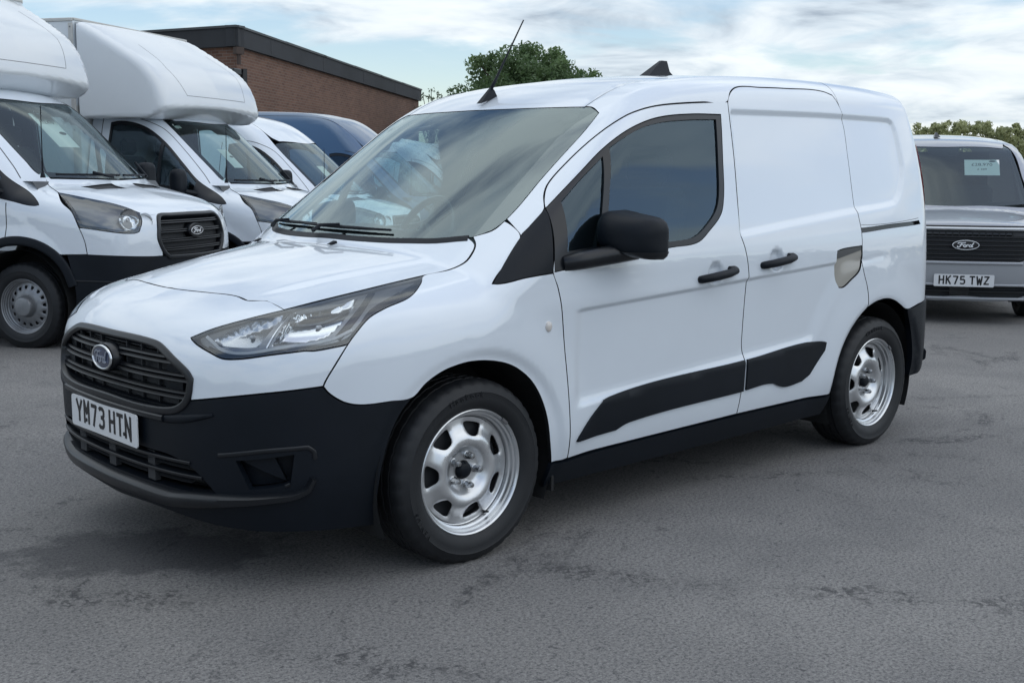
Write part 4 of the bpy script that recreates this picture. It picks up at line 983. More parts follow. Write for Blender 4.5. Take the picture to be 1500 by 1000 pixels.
    # handles
    def handle(x, z, par, s):
        y = float(-lift(CF, DY, [(x, z)])[0][1])
        P = [(x-.118, s*(y+.010), z-.014),(x-.112, s*(y+.030), z-.012),(x-.06, s*(y+.043), z-.006),(x, s*(y+.046), z),(x+.06, s*(y+.044), z+.006),(x+.108, s*(y+.036), z+.013),(x+.122, s*(y+.022), z+.016),(x+.126, s*(y-.004), z+.016)]
        hb = MB(); hb.tube(P, [.012,.0165,.0175,.018,.0175,.0165,.0150,.012], 12); hb.V = [(a[0], a[1], z+(a[2]-z)*1.0) for a in hb.V]
        hb.build('door_handle', BLACK, par, smooth=True)
        lk = MB(); lk.box((x+.100, s*(y+.018), z+.012), (.05,.034,.040), None, .008); lk.build('handle_pivot', BLACK, par)
    handle(1.311,.931,door[0],-1); handle(1.311,.931,door[1],1); handle(1.746,.967,sld,-1); handle(1.746,.967,sld2,1)
    # ----- roof and body side
    hdr = wsp[:4]; hdr_c = np.array([[.772, MID]])
    xs = np.linspace(.93, 3.20, 24); ditch = top_pts([(x, -.566) for x in xs])
    hd_in = wsp[:3]
    panel('roof', CF, DS, np.concatenate([hdr_c, hd_in, ditch, [[3.20, MID]]]), WHITE, v, h=.03, mirror=True, gap=.0008, flange=.012)
    dt, st = OL('door'), OL('sliding_door')
    door_top = dt[4:15]; slide_top = st[0:8]
    xq = slide_top[-1][0]
    rail = ditch[xs < xq]; up = top_pts([(xq, -.566)])
    cant = np.concatenate([wsp[2:10], OL('wing')[3:5], OL('sail')[5:7][:, :], door_top, slide_top[1:], up, rail[::-1]])
    side = panel('side_frame', CF, DS, cant, WHITE, v, h=.016, both=True)
    for m, d in enumerate(side):
        f = (lambda Q: Q) if m == 0 else (lambda Q: DS.mir(Q)[::-1])
        panel('pillar_trim', CF, DS, f(cant), TRIM, d, h=.05, off=.035, flange=0, gap=.01)
    # rear quarter
    seam = OL('rear_seam'); ar = OL('arch_rear'); bt = OL('bumper_rear_top')
    dit = DR.to(lift(CF, DZ, [(x, -.566) for x in np.linspace(xq, 3.19, 10)]))
    DRX = Dom('x', (2.4,0,0), 1)
    rear = DR.to(lift(CF, DRX, [(-.60,1.70),(-.66,1.6),(-.70,1.45),(-.72,1.2),(-.72,.95),(-.72,.72)]))
    quarter = np.concatenate([seam, dit, rear, bt[::-1], ar[::-1][1:-1]])
    rl = OL('rail')
    qp = panel('rear_quarter', CF, DR, quarter, WHITE, v, holes=[rl], h=.0145, extra=FPR)
    qp2 = panel('rear_quarter', CF, DR, DR.mir(quarter)[::-1], WHITE, v, holes=[DR.mir(rl)[::-1]], h=.03)
    panel('slide_rail', CF, DR, rl, GLOSSB, qp, h=.03, off=.018, flange=0, gap=-.008); panel('slide_rail', CF, DR, DR.mir(rl)[::-1], GLOSSB, qp2, h=.03, off=.018, flange=0, gap=-.008)
    r0 = rl[0]+np.array([0,.016]); r1 = rl[2]+np.array([0,.012])
    strip('rail_cover_joint', CF, DR, [r0, (r0+r1)/2, r1], SEAL, qp, half_w=.0011, height=.0006, depth=.002)
    # tail
    rd = np.concatenate([DR.to(lift(CF, DRX, [(0,1.735),(-.5,1.715)])), rear, DR.to(lift(CF, DRX, [(0,.72)]))]); rd[0,0] = rd[-1,0] = 0
    panel('rear_door', CF, DR, rd, WHITE, v, h=.05, mirror=True)
    lampq = DR.to(lift(CF, DRX, [(-.725,1.50),(-.760,1.40),(-.785,1.15),(-.785,.95),(-.76,.93),(-.735,1.15),(-.71,1.40)]))
    for q in (lampq, DR.mir(lampq)[::-1]): panel('tail_lamp', CF, DR, q, REDL, v, h=.04, raised=.010, flange=.02, gap=0)
    ba = OL('bumper_rear_arch'); bl = DR.to(lift(CF, DRX, [(-.80,.36),(-.6,.33),(0,.33)])); tc = DR.to(lift(CF, DRX, [(-.78,.715),(-.5,.71),(0,.71)])); tc[-1,0] = bl[-1,0] = 0
    rb = np.concatenate([tc[::-1], bt[::-1], ba[1:], bl])
    panel('rear_bumper', CF, DR, rb, BLACK, v, h=.025, mirror=True, flange=.03, raised=.008)
    strip('rear_bumper_step', CF, DR, DR.to(lift(CF, DRX, [(-.845,.40),(-.80,.40),(-.6,.40),(0,.40)])), BLACK, v, half_w=.035, height=.022, depth=.01, both=True, round_=.8)
    # sills
    st_ = OL('sill_top'); low = DS.to(lift(CF, DY, [(2.22,.215),(1.5,.205),(.37,.195)]))
    panel('sill', CF, DS, np.concatenate([st_, low]), BLACK, v, h=.03, both=True, raised=.004, gap=0)
    # ----- windscreen
    c1 = np.array([[.772, MID]]); c2 = np.array([[.032, MID]])
    wh_ = np.concatenate([c1, wsp, c2]); full = np.concatenate([wh_, DS.mir(wh_)[::-1]])
    wscr = panel('windscreen', CF, DS, wh_, WSGLASS, v, h=.04, mirror=True, off=.002, flange=0, gap=0)
    out2 = smooth_loop(full, .02); inn = inset(out2, .052)
    # top-centre sensor patch of the printed border
    ip = []
    for a in inn: ip.append(a)
    inn = np.array(ip); 
    sel = (np.abs(inn[:,1]-MID) < .30) & (inn[:,0] > .60)
    xi = inn[sel]; w_ = 1-np.clip((np.abs(xi[:,1]-MID)-.17)/.10, 0, 1); inn[sel,0] = xi[:,0]-.075*w_
    panel('printed_border', CF, DS, out2, GLOSSB, wscr, holes=[inn], h=.04, off=.0045, flange=0, gap=.0005)
    wb_ = np.concatenate([base, [[.032, MID]]]); wb_[:,0] -= .014
    strip('scuttle', CF, DS, np.concatenate([wb_, DS.mir(wb_)[::-1][1:]]), BLACK, v, half_w=.015, height=.002, depth=.03, ds=.03)
    # wipers
    def on_glass(y, z): 
        p = lift(CF, DX2, [(y, z)])[0]; return p
    DX2 = Dom('x', (1.3,0,0))
    def wiper(y0, z0, y1, z1, yp, zp):
        Q = [on_glass(y0+(y1-y0)*t, z0+(z1-z0)*t-.010*math.sin(math.pi*t)*0) for t in np.linspace(0,1,9)]; N = grad(CF, np.array(Q))
        w = MB(); w.tube(np.array(Q)+N*.010, [.004,.005,.006,.0065,.007,.0065,.006,.005,.004], 8); ob = w.build('wiper', BLACK, v, smooth=True)
        a = MB(); mid = np.array(Q[4])+N[4]*.022; pv = on_glass(yp, zp)+np.array([-.02,0,.01]); a.tube([pv, pv*.6+mid*.4+np.array([-.012,0,.012]), mid], [.009,.007,.005], 8); a.build('wiper_arm', BLACK, ob, smooth=True)
    wiper(-.32,1.118,.25,1.122,.10,1.10); wiper(.16,1.126,.66,1.120,.55,1.10)
    for x, y in ((-.026,-.089),(.06,.60)):
        z = float(lift(CF, Dom('z',(0,0,.7)), [(x, y)])[0][2])
        j = MB(); j.add([(x-.028,y,z+.001),(x+.012,y-.016,z-.001),(x+.012,y+.016,z-.001),(x+.012,y-.012,z+.014),(x+.012,y+.012,z+.014)], [(0,1,3),(0,3,4),(0,4,2),(1,2,4,3)]); j.build('washer_jet', BLACK, bonnet)
    # ----- number plate
    number_plate(v, 'YM73 HTN', lambda x,y,z: (-.9165-z, -x, .4917+y))
    for y in (.135,-.165):
        s_ = MB(); s_.lathe([(0,-.004),(.006,-.003),(.007,.0)], 12, axis='x', loc=(-.921, y, .470)); s_.build('plate_screw', INK, v)
    # ----- mirrors
    def mir_body(s):
        c = np.array([.71, s*.985, 1.118])
        def fF(x, y, z):
            X = (x-c[0]); Y = (y-c[1])*s; Z = z-c[2]
            f = np.abs(Z)/.088; g = np.abs(Y-.00)/.108
            fr = (-X)-.095+.35*Z*np.maximum(Z,0)/.1*0+.25*np.maximum(Y,0)     # front bulges
            bx_ = smax(smax(np.abs(Y+.005)-.120, np.abs(Z+.015*(Y/.1))-.075-.05*X, .045), smax(-X-.105+.30*Y+2.2*Y*Y+3.0*np.maximum(Z,0)**2, X-.074, .02), .05)
            return bx_
        hb = blob('mirror_housing', fF, c, BLACK, v, 56, 36, .3)
        lowc = MB(); 
        P = [np.array([.42, s*.885, 1.018]), np.array([.52, s*.905, 1.030]), np.array([.62, s*.95, 1.047]), np.array([.70, s*1.0, 1.058])]
        lowc.tube(P, [.030,.034,.036,.030], 14); lowc.V = [(a[0], a[1], a[2]) for a in lowc.V]; lowc.build('mirror_arm', SATINB, hb, smooth=True)
        g = MB(); g.box((.777, s*.99, 1.120), (.008,.120,.080), None, .003); g.build('mirror_glass', MIRRORG, hb)
        lb = blob('mirror_cover', lambda x,y,z: smax(fF(x,y,z)-.003, z-1.068-(x-.71)*.06, .006), c+np.array([0,0,-.06]), SATINB, hb, 48, 24, .3)
    mir_body(-1); mir_body(1)
    # ----- aerials
    an = MB(); an.add(*fin_shape([(.800,1.634),(.90,1.668),(.885,1.695),(.868,1.708)], .016)); ab = an.build('aerial_base', BLACK, v, autosmooth=40)
    am = MB(); am.tube([(.868,0,1.695),(.90,0,1.745),(.96,0,1.843),(1.061,0,2.006)], [.0085,.006,.0042,.003], 8); am.build('aerial_mast', BLACK, ab, smooth=True)
    fn = MB(); fn.add(*fin_shape([(1.875,1.812),(2.085,1.818),(2.055,1.845),(2.045,1.897),(2.005,1.897),(1.96,1.868)], .034)); fn.build('roof_fin', BLACK, v, autosmooth=40)
    # ----- floor, liners and cab
    ub = MB(); ub.box((1.30,0,.235), (3.9,1.16,.05)); ub.box((1.33,0,.225), (1.85,1.64,.05)); ub.box((-.62,0,.25), (.34,1.05,.04)); ub.box((3.12,0,.33), (.30,1.5,.04)); ub.box((1.33,0,.20),(2.0,1.3,.06)); ub.box((-.1,0,.19),(.9,.95,.06)); ub.box((2.66,0,.20),(.12,1.5,.08)); ub.box((3.05,.1,.22),(.6,.9,.10)); ub.build('underbody', DARK, v)
    for cx in (0., 2.662):
        for s in (-1, 1): arch_liner(v, cx, s*.862, s*.56, .400)
    mf = MB(); mf.box((.405,-.77,.25),(.012,.19,.15)); mf.build('mud_flap', LINER, v)
    ib = MB(); zz = np.linspace(.3,1.72,16); hw_ = [max(.05, float(-lift(CF, DY, [(1.58, z)])[0][1])-.05) for z in zz[:-2]]+[.52,.30]; ib.prism([(w, z) for w, z in zip(hw_, zz)]+[(-w, z) for w, z in zip(hw_[::-1], zz[::-1])], 1.57, 1.59, lambda a, b, c: (c, a, b)); ib.build('bulkhead', TRIM, v)
    bpq = DS.to(lift(CF, DY, [(1.42,.42),(1.60,.42),(1.60,1.1),(1.64,1.60),(1.48,1.60),(1.42,1.1)]))
    panel('b_pillar_trim', CF, DS, bpq, TRIM, v, h=.06, off=.030, flange=.01, gap=0, both=True)
    panel('headliner', CF, DS, np.concatenate([[[.86, MID]], top_pts([(.95,-.50),(1.5,-.52)]), [[1.5, MID]]]), HEADL, v, h=.08, mirror=True, off=.045, flange=0)
    da = MB(); prof = [(.02,.80),(.06,1.02),(.22,1.075),(.45,1.085),(.60,1.06),(.66,1.00),(.68,.85),(.62,.62),(.55,.45)]
    ys = np.linspace(-.78,.78,25); V = []; F = []
    for y in ys:
        hump = .035*math.exp(-((y-.37)/.22)**2)
        for i, (x, z) in enumerate(prof): V.append((x+.05*(abs(y)/.78)**2, y, z+(hump if 2 <= i <= 5 else 0)-.02*(abs(y)/.78)**4))
    m = len(prof)
    for i in range(24):
        for k in range(m-1): F.append((i*m+k, (i+1)*m+k, (i+1)*m+k+1, i*m+k+1))
    da.add(V, F); da.build('dashboard', DASH, v, smooth=True)
    sw = MB(); T = np.array(Matrix.Rotation(math.radians(-62),3,'Y')); c = np.array([.80,.37,1.055])
    ringp = [c+T@np.array([.185*math.cos(t), .185*math.sin(t), 0]) for t in np.linspace(0,2*math.pi,41)[:-1]]
    sw.tube(ringp, .0165, 8, closed=True)
    for a in (0., math.pi, 1.5*math.pi): 
        sw.tube([c, c+T@np.array([.18*math.sin(a+math.pi/2)*1.0, .18*math.cos(a+math.pi/2), 0])], [.03,.012], 6)
    sw.lathe([(0,-.01),(.05,-.012),(.062,.0),(.05,.03)], 20, axis='x', loc=tuple(c)); sw.build('steering_wheel', GLOSSB, v, smooth=True)
    for y, w in ((.40,.48),(-.40,.48)):
        se = MB(); se.box((1.08,y,.66), (.50,w,.16), None, .05); se.box((1.37,y,.98), (.13,w,.62), np.array(Matrix.Rotation(math.radians(14),3,'Y')), .05); se.box((1.46,y,1.37), (.09,.25,.17), np.array(Matrix.Rotation(math.radians(10),3,'Y')), .04); se.build('seat', FABRIC, v)
    rm = MB(); rm.box((.83,0,1.46),(.03,.22,.065),None,.012); rm.tube([(.83,0,1.48),(.80,0,1.54)],[.008,.012],6); rm.build('rear_view_mirror', GLOSSB, v)
    rm2 = MB(); rm2.box((.79,.0,1.545),(.09,.16,.035),np.array(Matrix.Rotation(math.radians(-32),3,'Y')),.015); rm2.build('sensor_cover', SATINB, v)
    # ----- wheels
    make_wheel(v, (0,-.874,.3174), -.0186, False); make_wheel(v, (2.662,-.874,.3174), 0, False)
    make_wheel(v, (0,.874,.3174), -.0186, True); make_wheel(v, (2.662,.874,.3174), 0, True)
def fin_shape(prof, w):
    """tapered fin from a side outline in (x, z): thick at the foot, thin at the top"""
    P = np.array(prof); z0, z1 = P[:,1].min(), P[:,1].max(); V = []; n = len(P)
    for s in (-1, 1):
        for x, z in P: V.append((x, s*w*(1-.75*((z-z0)/(z1-z0+1e-9))**.6), z))
    F = [tuple(range(n)), tuple(range(2*n-1, n-1, -1))]+[(i, (i+1)%n, n+(i+1)%n, n+i) for i in range(n)]
    return V, F
build_van()

# ------------------------------------------------------------------ the row of large vans behind
TDZ = Dom('z', (0,0,.75)); TDX = Dom('x', (2.2,0,0)); TDY = Dom('y', (0,-.2,0)); TDS = Dom('s', (0,0,1.0)); TDF = Dom('f', (-.1,0,.7))
ROOF_BOX = [(.3,1.95),(.6,2.08),(1.0,2.14),(2,2.16),(6,2.16)]
ROOF_MID = [(.3,1.95),(.55,2.11),(.9,2.28),(1.3,2.40),(1.9,2.46),(3,2.47),(6,2.46)]
ROOF_HIGH = [(.3,1.97),(.55,2.16),(.9,2.40),(1.3,2.57),(1.9,2.66),(3,2.68),(6,2.67)]
def make_transit(root, paint, roofp, box, length=5.2):
    b = Transit(roofp); b.Lend = length; F = b.F; v = root
    L3 = lambda dom, q: lift(F, dom, np.array(q, float))
    xy = lambda q: TDS.to(L3(TDZ, q)); xz = lambda q: TDS.to(L3(TDY, q)); yz = lambda q: TDS.to(L3(TDX, q))
    fz = lambda q: TDF.to(L3(TDX, q)); fxz = lambda q: TDF.to(L3(TDY, q)); fp = lambda P: TDF.to(np.array(P, float))
    # bonnet
    hb = [(-.285,0),(-.255,-.25),(-.19,-.48),(-.085,-.70),(-.14,-.735),(-.285,-.815),(-.53,-.745),(-.78,-.632),(-.865,-.585),(-.905,-.52),(-.915,-.42),(-.93,-.2),(-.935,0)]
    vents = [[(-.43,-.12),(-.31,-.15),(-.28,-.52),(-.39,-.46)], [(-.43,.12),(-.39,.46),(-.28,.52),(-.31,.15)]]
    bon = panel('bonnet', F, TDZ, hb, paint, v, holes=vents, h=.045, mirror=True, gap=.003)
    for q in vents: panel('bonnet_vent', F, TDZ, q, DARK, bon, h=.06, off=.012, flange=0, gap=-.01)
    panel('cowl_corner', F, TDZ, [(-.22,-.66),(-.03,-.66),(-.03,-.79),(-.22,-.79)], paint, v, h=.04, off=.005, flange=0, gap=0, both=True)
    # windscreen
    wq = np.array([(0,1.348),(-.30,1.350),(-.52,1.357),(-.69,1.372),(-.715,1.40),(-.712,1.50),(-.700,1.70),(-.685,1.93),(-.665,1.985),(-.62,2.003),(-.35,2.018),(0,2.022)])
    ws = panel('windscreen', F, TDX, wq, WSGLASS2, v, h=.07, mirror=True, off=.003, flange=0, gap=0)
    full = smooth_loop(np.concatenate([wq, TDX.mir(wq)[::-1]]), .04); inn = inset(full, .045)
    s = (np.abs(inn[:,0]) < .16) & (inn[:,1] > 1.8); inn[s,1] -= .10
    panel('printed_border', F, TDX, full, GLOSSB, ws, holes=[inn], h=.07, off=.006, flange=0, gap=.001)
    def gl(y, z): return L3(TDX, [(y, z)])[0]
    w = MB(); w.tube([gl(y, 1.372+.01*abs(y))+np.array([-.02,0,.015]) for y in np.linspace(-.02,.62,7)], .010, 6); w.tube([gl(.10,1.36)+np.array([-.03,0,.01]), gl(.3,1.38)+np.array([-.03,0,.03])], .012, 6); w.build('wiper', BLACK, v)
    w = MB(); w.tube([gl(y, 1.372)+np.array([-.02,0,.015]) for y in np.linspace(-.66,-.08,7)], .010, 6); w.tube([gl(-.60,1.36)+np.array([-.03,0,.01]), gl(-.62,1.47)+np.array([-.03,0,.03])], .012, 6); w.build('wiper', BLACK, v)
    # flank
    xe = 1.43 if box else length-.16
    ztop = 2.05 if box else None
    roofl = xy([(x, -.60) for x in (np.linspace(xe, .95, 4) if box else np.linspace(xe, .95, 9))])
    bump_seam = [(-.56,.985),(-.60,.88),(-.615,.778)]
    side = np.concatenate([yz([(-.675,1.990),(-.690,1.90),(-.705,1.70),(-.716,1.50),(-.72,1.40),(-.700,1.374)]), xy([(-.088,-.704),(-.14,-.738),(-.285,-.818)]), xz([(-.40,1.17),(-.493,1.105)]+bump_seam+[(-.46,.775),(-.40,.775),(-.30,.835),(-.18,.878),(-.04,.895),(.10,.875),(.24,.81),(.345,.72),(.43,.57),(.46,.42),(.9,.42),(xe,.42)]), xz([(xe,1.0),(xe,1.6)]), roofl, xy([(.80,-.62)])])
    win = xz([(1.20,1.985),(1.105,2.0),(.893,1.975),(.71,1.902),(.519,1.762),(.302,1.552),(.148,1.402),(-.10,1.20),(.02,1.205),(.5,1.275),(1.05,1.325),(1.17,1.345),(1.21,1.42)])
    sail = xz([(.148,1.402),(-.215,1.165),(-.222,1.158),(-.19,1.155),(.06,1.192),(.16,1.215)])
    whole = np.concatenate([win[:7], xz([(-.215,1.168),(-.222,1.156),(-.19,1.150),(.02,1.185)]), win[9:]])
    sides = panel('cab_side', F, TDS, side, paint, v, holes=[whole], h=.04, both=True, gap=.003)
    for m, d in enumerate(sides):
        f = (lambda Q: np.asarray(Q)) if m == 0 else (lambda Q: TDS.mir(np.asarray(Q))[::-1])
        panel('window_surround', F, TDS, f(whole), SATINB, d, holes=[f(inset(smooth_loop(np.concatenate([win[:7], xz([(.12,1.375),(.14,1.26),(.5,1.315),(1.05,1.36)]), win[11:]]), .05), .022))], h=.05, off=.002, flange=0, gap=.001)
        panel('window_glass', F, TDS, f(win), SIDEGLASS, d, h=.08, off=.012, flange=0, gap=.004)
        strip('window_divider', F, TDS, f(xz([(.56,1.77),(.57,1.6),(.575,1.30)])), SATINB, d, half_w=.018, height=.002, depth=.02)
        strip('door_joint', F, TDS, f(xz([(.07,.86),(.055,1.0),(.06,1.17)])), SEAL, d, half_w=.004, height=.0008, depth=.004)
        strip('door_joint', F, TDS, f(np.concatenate([xz([(.03,1.36),(.12,1.46),(.36,1.70),(.58,1.90),(.74,1.985),(.95,2.035)])]) ), SEAL, d, half_w=.004, height=.0008, depth=.004)
        strip('door_joint', F, TDS, f(xz([(1.30,2.02),(1.31,1.6),(1.31,1.0),(1.30,.45)])), SEAL, d, half_w=.004, height=.0008, depth=.004)
        panel('inner_trim', F, TDS, f(side), TRIM, d, holes=[f(whole)], h=.10, off=.05, flange=0, gap=.02)
        strip('arch_trim', F, TDS, f(xz([(.45,.46),(.42,.58),(.335,.71),(.235,.795),(.10,.858),(-.04,.878),(-.18,.862),(-.29,.82),(-.39,.745),(-.45,.66),(-.50,.53)])), BLACK, d, half_w=.035, height=.014, depth=.02)
    # nose between lamps, grille and bumper
    hl = np.array(OUT['t_headlight']['pts'])
    tip = fz([(-.50,1.085)])
    gtop = fz([(0,1.086),(-.30,1.085),(-.41,1.082),(-.455,1.06),(-.505,.95),(-.515,.88),(-.47,.775)])
    bt = np.concatenate([fz([(0,.745),(-.30,.746),(-.47,.746)]), fz([(-.596,.748)]), fxz([(-.722,.770),(-.615,.776)])])
    nose = np.concatenate([gtop, bt[2:], fxz([(-.60,.88),(-.56,.985)]), hl[[6,5,4,3]], fz([(-.53,1.093),(-.42,1.10),(-.2,1.104),(0,1.106)])])
    nose[0,0] = nose[-1,0] = 0
    panel('front_panel', F, TDF, nose, paint, v, h=.04, mirror=True, gap=.003)
    gh = np.concatenate([gtop, fz([(-.40,.715),(0,.710)])]); gh[0,0] = gh[-1,0] = 0
    gr = panel('grille', F, TDF, gh, DARK, v, h=.08, mirror=True, off=.05, flange=0, gap=-.004)
    gfull = np.concatenate([gh, TDF.mir(gh)[::-1]])
    strip('grille_frame', F, TDF, inset(smooth_loop(gfull, .03), .016), SATINB, gr, half_w=.017, height=.010, depth=.06, closed=True, ds=.03)
    for z, hw in ((1.02,.46),(.945,.485),(.87,.49),(.80,.45)):
        for dz in (.008,-.008): strip('slat', F, TDF, fz([(y, z+dz) for y in np.linspace(-hw, hw, 20)]), SATINB, gr, half_w=.006, height=-.006, depth=.045, ds=.05)
    x0 = float(L3(TDX, [(0,.935)])[0][0])
    bm = MB(); bm.lathe([(0,-.014),(.105,-.012),(.112,0),(.115,.05)], 32, axis='x'); bm.V = [(a[0]+x0, a[1], a[2]*.55+.935) for a in bm.V]; bm.build('badge_mount', SATINB, gr)
    oval_badge(gr, lambda x,y,z: (x0-.014-z, -x, .935+y), .092, .036, EMBW, INK, EMBW, ring_w=.12)
    # lamps
    for m in (0, 1):
        q = hl if m == 0 else TDF.mir(hl)[::-1]
        hd = panel('headlight', F, TDF, q, LENS, v, h=.05, flange=.004, gap=.002)
        panel('lamp_housing', F, TDF, q, mat('lamp_dark_trim', (.20,.21,.22), .3, metal=.3), hd, h=.06, off=.034, flange=0, gap=-.004)
        strip('lamp_surround', F, TDF, inset(smooth_loop(q, .03), .010), GLOSSB, hd, half_w=.008, height=-.003, depth=.012, closed=True, ds=.03)
        for (y, z, r) in ((-.725,1.045,.085),(-.595,1.03,.065)):
            P = L3(TDX, [(y, z)])[0]; s_ = 1 if m == 0 else -1; n_ = np.array([-.85,-.45*s_,.1]); n_ /= np.linalg.norm(n_); P = P*np.array([1,s_,1])-n_*.014
            B = MB(); B.lathe([(r,.012),(r*.85,-.005),(r*.5,-.02),(r*.2,-.025),(.010,-.010),(0,-.004)], 20, axis='z'); Rm = np.array(Vector(n_).to_track_quat('Z','Y').to_matrix()); B.V = [tuple(Rm@np.array(a)+P) for a in B.V]; B.build('reflector', CHROME, hd, smooth=True)
        B = MB(); P = L3(TDX, [(-.72,.955)])[0]*np.array([1,1 if m == 0 else -1,1]); B.box(P+np.array([.05,0,0]), (.03,.12,.028), None, .01); B.build('indicator', LAMPREF, hd)
    # bumper
    bq = np.concatenate([bt, fxz([(-.46,.770),(-.50,.60),(-.515,.45),(-.50,.32)]), fz([(-.75,.27),(-.5,.25),(0,.25)])]); bq[0,0] = bq[-1,0] = 0
    low = np.concatenate([fz([(0,.60),(-.55,.60),(-.60,.50),(-.50,.42),(0,.42)])]); lowf = np.concatenate([low, TDF.mir(low)[::-1]])
    lf = low.copy(); lf[0,0] = lf[-1,0] = 0; lowf = np.concatenate([lf, TDF.mir(lf)[::-1][1:-1]])
    bu = panel('front_bumper', F, TDF, bq, BLACK, v, holes=[lowf], h=.05, mirror=True, gap=.002)
    panel('intake_back', F, TDF, lowf, DARK, bu, h=.1, off=.05, flange=0, gap=-.01)
    for z in (.55,.50,.46): strip('intake_slat', F, TDF, fz([(y, z) for y in np.linspace(-.56,.56,16)]), SATINB, bu, half_w=.006, height=-.004, depth=.03, ds=.06)
    strip('bumper_crease', F, TDF, np.concatenate([fz([(-.62,.56)]), fxz([(-.70,.565),(-.52,.57)])]), SATINB, bu, half_w=.006, height=.004, depth=.01, both=True)
    # mirrors
    for s_ in (-1, 1):
        c = np.array([.22, s_*1.16, 1.38])
        mh = blob('mirror', lambda x,y,z: smax(smax(np.abs(y-c[1])-.10, np.abs(z-c[2])-.125, .07), smax(-(x-c[0])-.07, (x-c[0])-.05, .03), .05), c, BLACK, v, 24, 16, .4)
        ar = MB(); ar.tube([(.12,s_*.96,1.25),(.18,s_*1.06,1.27),(.22,s_*1.16,1.30)], .03, 8); ar.build('mirror_arm', BLACK, mh)
    # aerial
    ae = MB(); ae.lathe([(.022,0),(.016,.03),(.008,.05)], 12, axis='z', loc=(-.115,.775,1.365)); ae.tube([(-.115,.775,1.40),(-.118,.775,1.52)], [.009,.007], 6); ae.tube([(-.118,.775,1.52),(-.125,.775,1.93)], [.0045,.0035], 6); ae.build('aerial', BLACK, v)
    # cab inside
    da = MB(); prof = [(-.28,1.20),(-.18,1.335),(.10,1.345),(.30,1.33),(.38,1.25),(.38,1.0),(.30,.8)]; V = []; Fc = []; m = len(prof)
    for y in (-.86,-.4,0,.4,.86): V += [(x+.10*(abs(y)/.86)**2, y, z) for x, z in prof]
    for i in range(4):
        for k in range(m-1): Fc.append((i*m+k,(i+1)*m+k,(i+1)*m+k+1,i*m+k+1))
    da.add(V, Fc); da.build('dashboard', DASH, v)
    for y in (-.55,-.12,.52):
        se = MB(); se.box((.85,y,.98), (.5,.42,.16), None, .05); se.box((1.12,y,1.32), (.13,.42,.64), np.array(Matrix.Rotation(.2,3,'Y')), .05); se.box((1.22,y,1.74), (.09,.24,.18), None, .04); se.build('seat', FABRIC, v)
    sw = MB(); sw.tube([(.52+.10*math.sin(t)*1.0, .50+.20*math.cos(t), 1.36+.17*math.sin(t)) for t in np.linspace(0,2*math.pi,25)[:-1]], .016, 6, closed=True); sw.tube([(.45,.5,1.3),(.52,.5,1.36)], .03, 6); sw.build('steering_wheel', GLOSSB, v)
    bk = MB(); bk.box((1.40,0,1.35), (.02,1.55,1.25)); bk.build('bulkhead', HEADL if box else TRIM, v)
    # roof, floor
    rp = np.array([(.50,0),(.545,-.30),(.62,-.55),(.70,-.605)]+[(x,-.60) for x in np.linspace(.95, xe, 8)]+[(xe,0)])
    panel('roof', F, TDZ, rp, paint, v, h=.07, mirror=True, gap=.001, flange=.01)
    if not box:
        t = np.array([(0,2.3 if roofp is ROOF_MID else 2.5)]); bkp = MB(); bkp.box((length-.12,0,1.25), (.04,1.7,1.9)); bkp.build('rear_door', paint, v)
    fl = MB(); fl.box((length/2-.3,0,.42), (length-.9,1.5,.08)); fl.box((.2,0,.38),(1.6,1.2,.08)); fl.build('chassis', DARK, v)
    for s_ in (-1,1): arch_liner(v, 0, s_*.97, s_*.6, .44, .36)
    for x, s_ in ((0,-1),(0,1),(3.5 if box else 3.3,-1),(3.5 if box else 3.3,1)):
        make_wheel(v, (x, s_*.93, .345), 0, s_ > 0, R=.350, rim_r=.2215, width=.20, kind='transit')
    return b
def box_body(v, L=5.3):
    P = Pod(); pod = None
    DP = Dom('f', (.95,0,2.45)); 
    nu, nv = 128, 84; c = np.array([.95,0,2.45])
    pod = blob('wind_deflector', P.F, c, GRP, v, nu, nv, 2.0, 140)
    for P_ in ([(.60,2.27),(-.60,2.27),(-.72,2.55),(-.66,2.80)], [(.60,2.27),(.72,2.55),(.66,2.80)]):
        strip('moulding_seam', P.F, Dom('x', (1.2,0,0)), P_, SCREW, pod, half_w=.003, height=.0012, depth=.003, ds=.04, corner=20)
    mk = MB(); mk.box((.47,.80,2.185),(.03,.05,.035),None,.006); mk.build('marker_lamp', SATINB, pod)
    mk = MB(); mk.box((.47,-.80,2.185),(.03,.05,.035),None,.006); mk.build('marker_lamp', SATINB, pod)
    bx = MB(); bx.box(((1.45+L)/2,0,1.90), (L-1.45,2.14,2.24)); bo = bx.build('box_body', GRP, v)
    for s in (-1, 1):
        e = MB(); e.box((1.475,s*1.078,1.89),(.05,.016,2.20),None,.003); e.box((1.447,s*1.055,1.5),(.012,.05,1.30)); e.build('corner_trim', ALU, bo)
        for z in np.linspace(1.9,2.95,7):
            rv = MB(); rv.lathe([(0,-.004),(.008,-.003),(.010,0)], 8, loc=(1.475, -1.086, z)); rv.V = [(a[0], a[1] if s < 0 else -a[1], a[2]) for a in rv.V]; rv.build('rivet', SCREW, bo)
        for zz, hh in ((3.025,.035),(.80,.06)):
            t = MB(); t.box(((1.45+L)/2, s*1.068, zz),(L-1.45,.03,hh),None,.004); t.build('edge_rail', ALU, bo)
    t = MB(); t.box((1.462,0,3.032),(.045,2.12,.025),None,.004); t.build('front_rail', ALU, bo)
    return bo
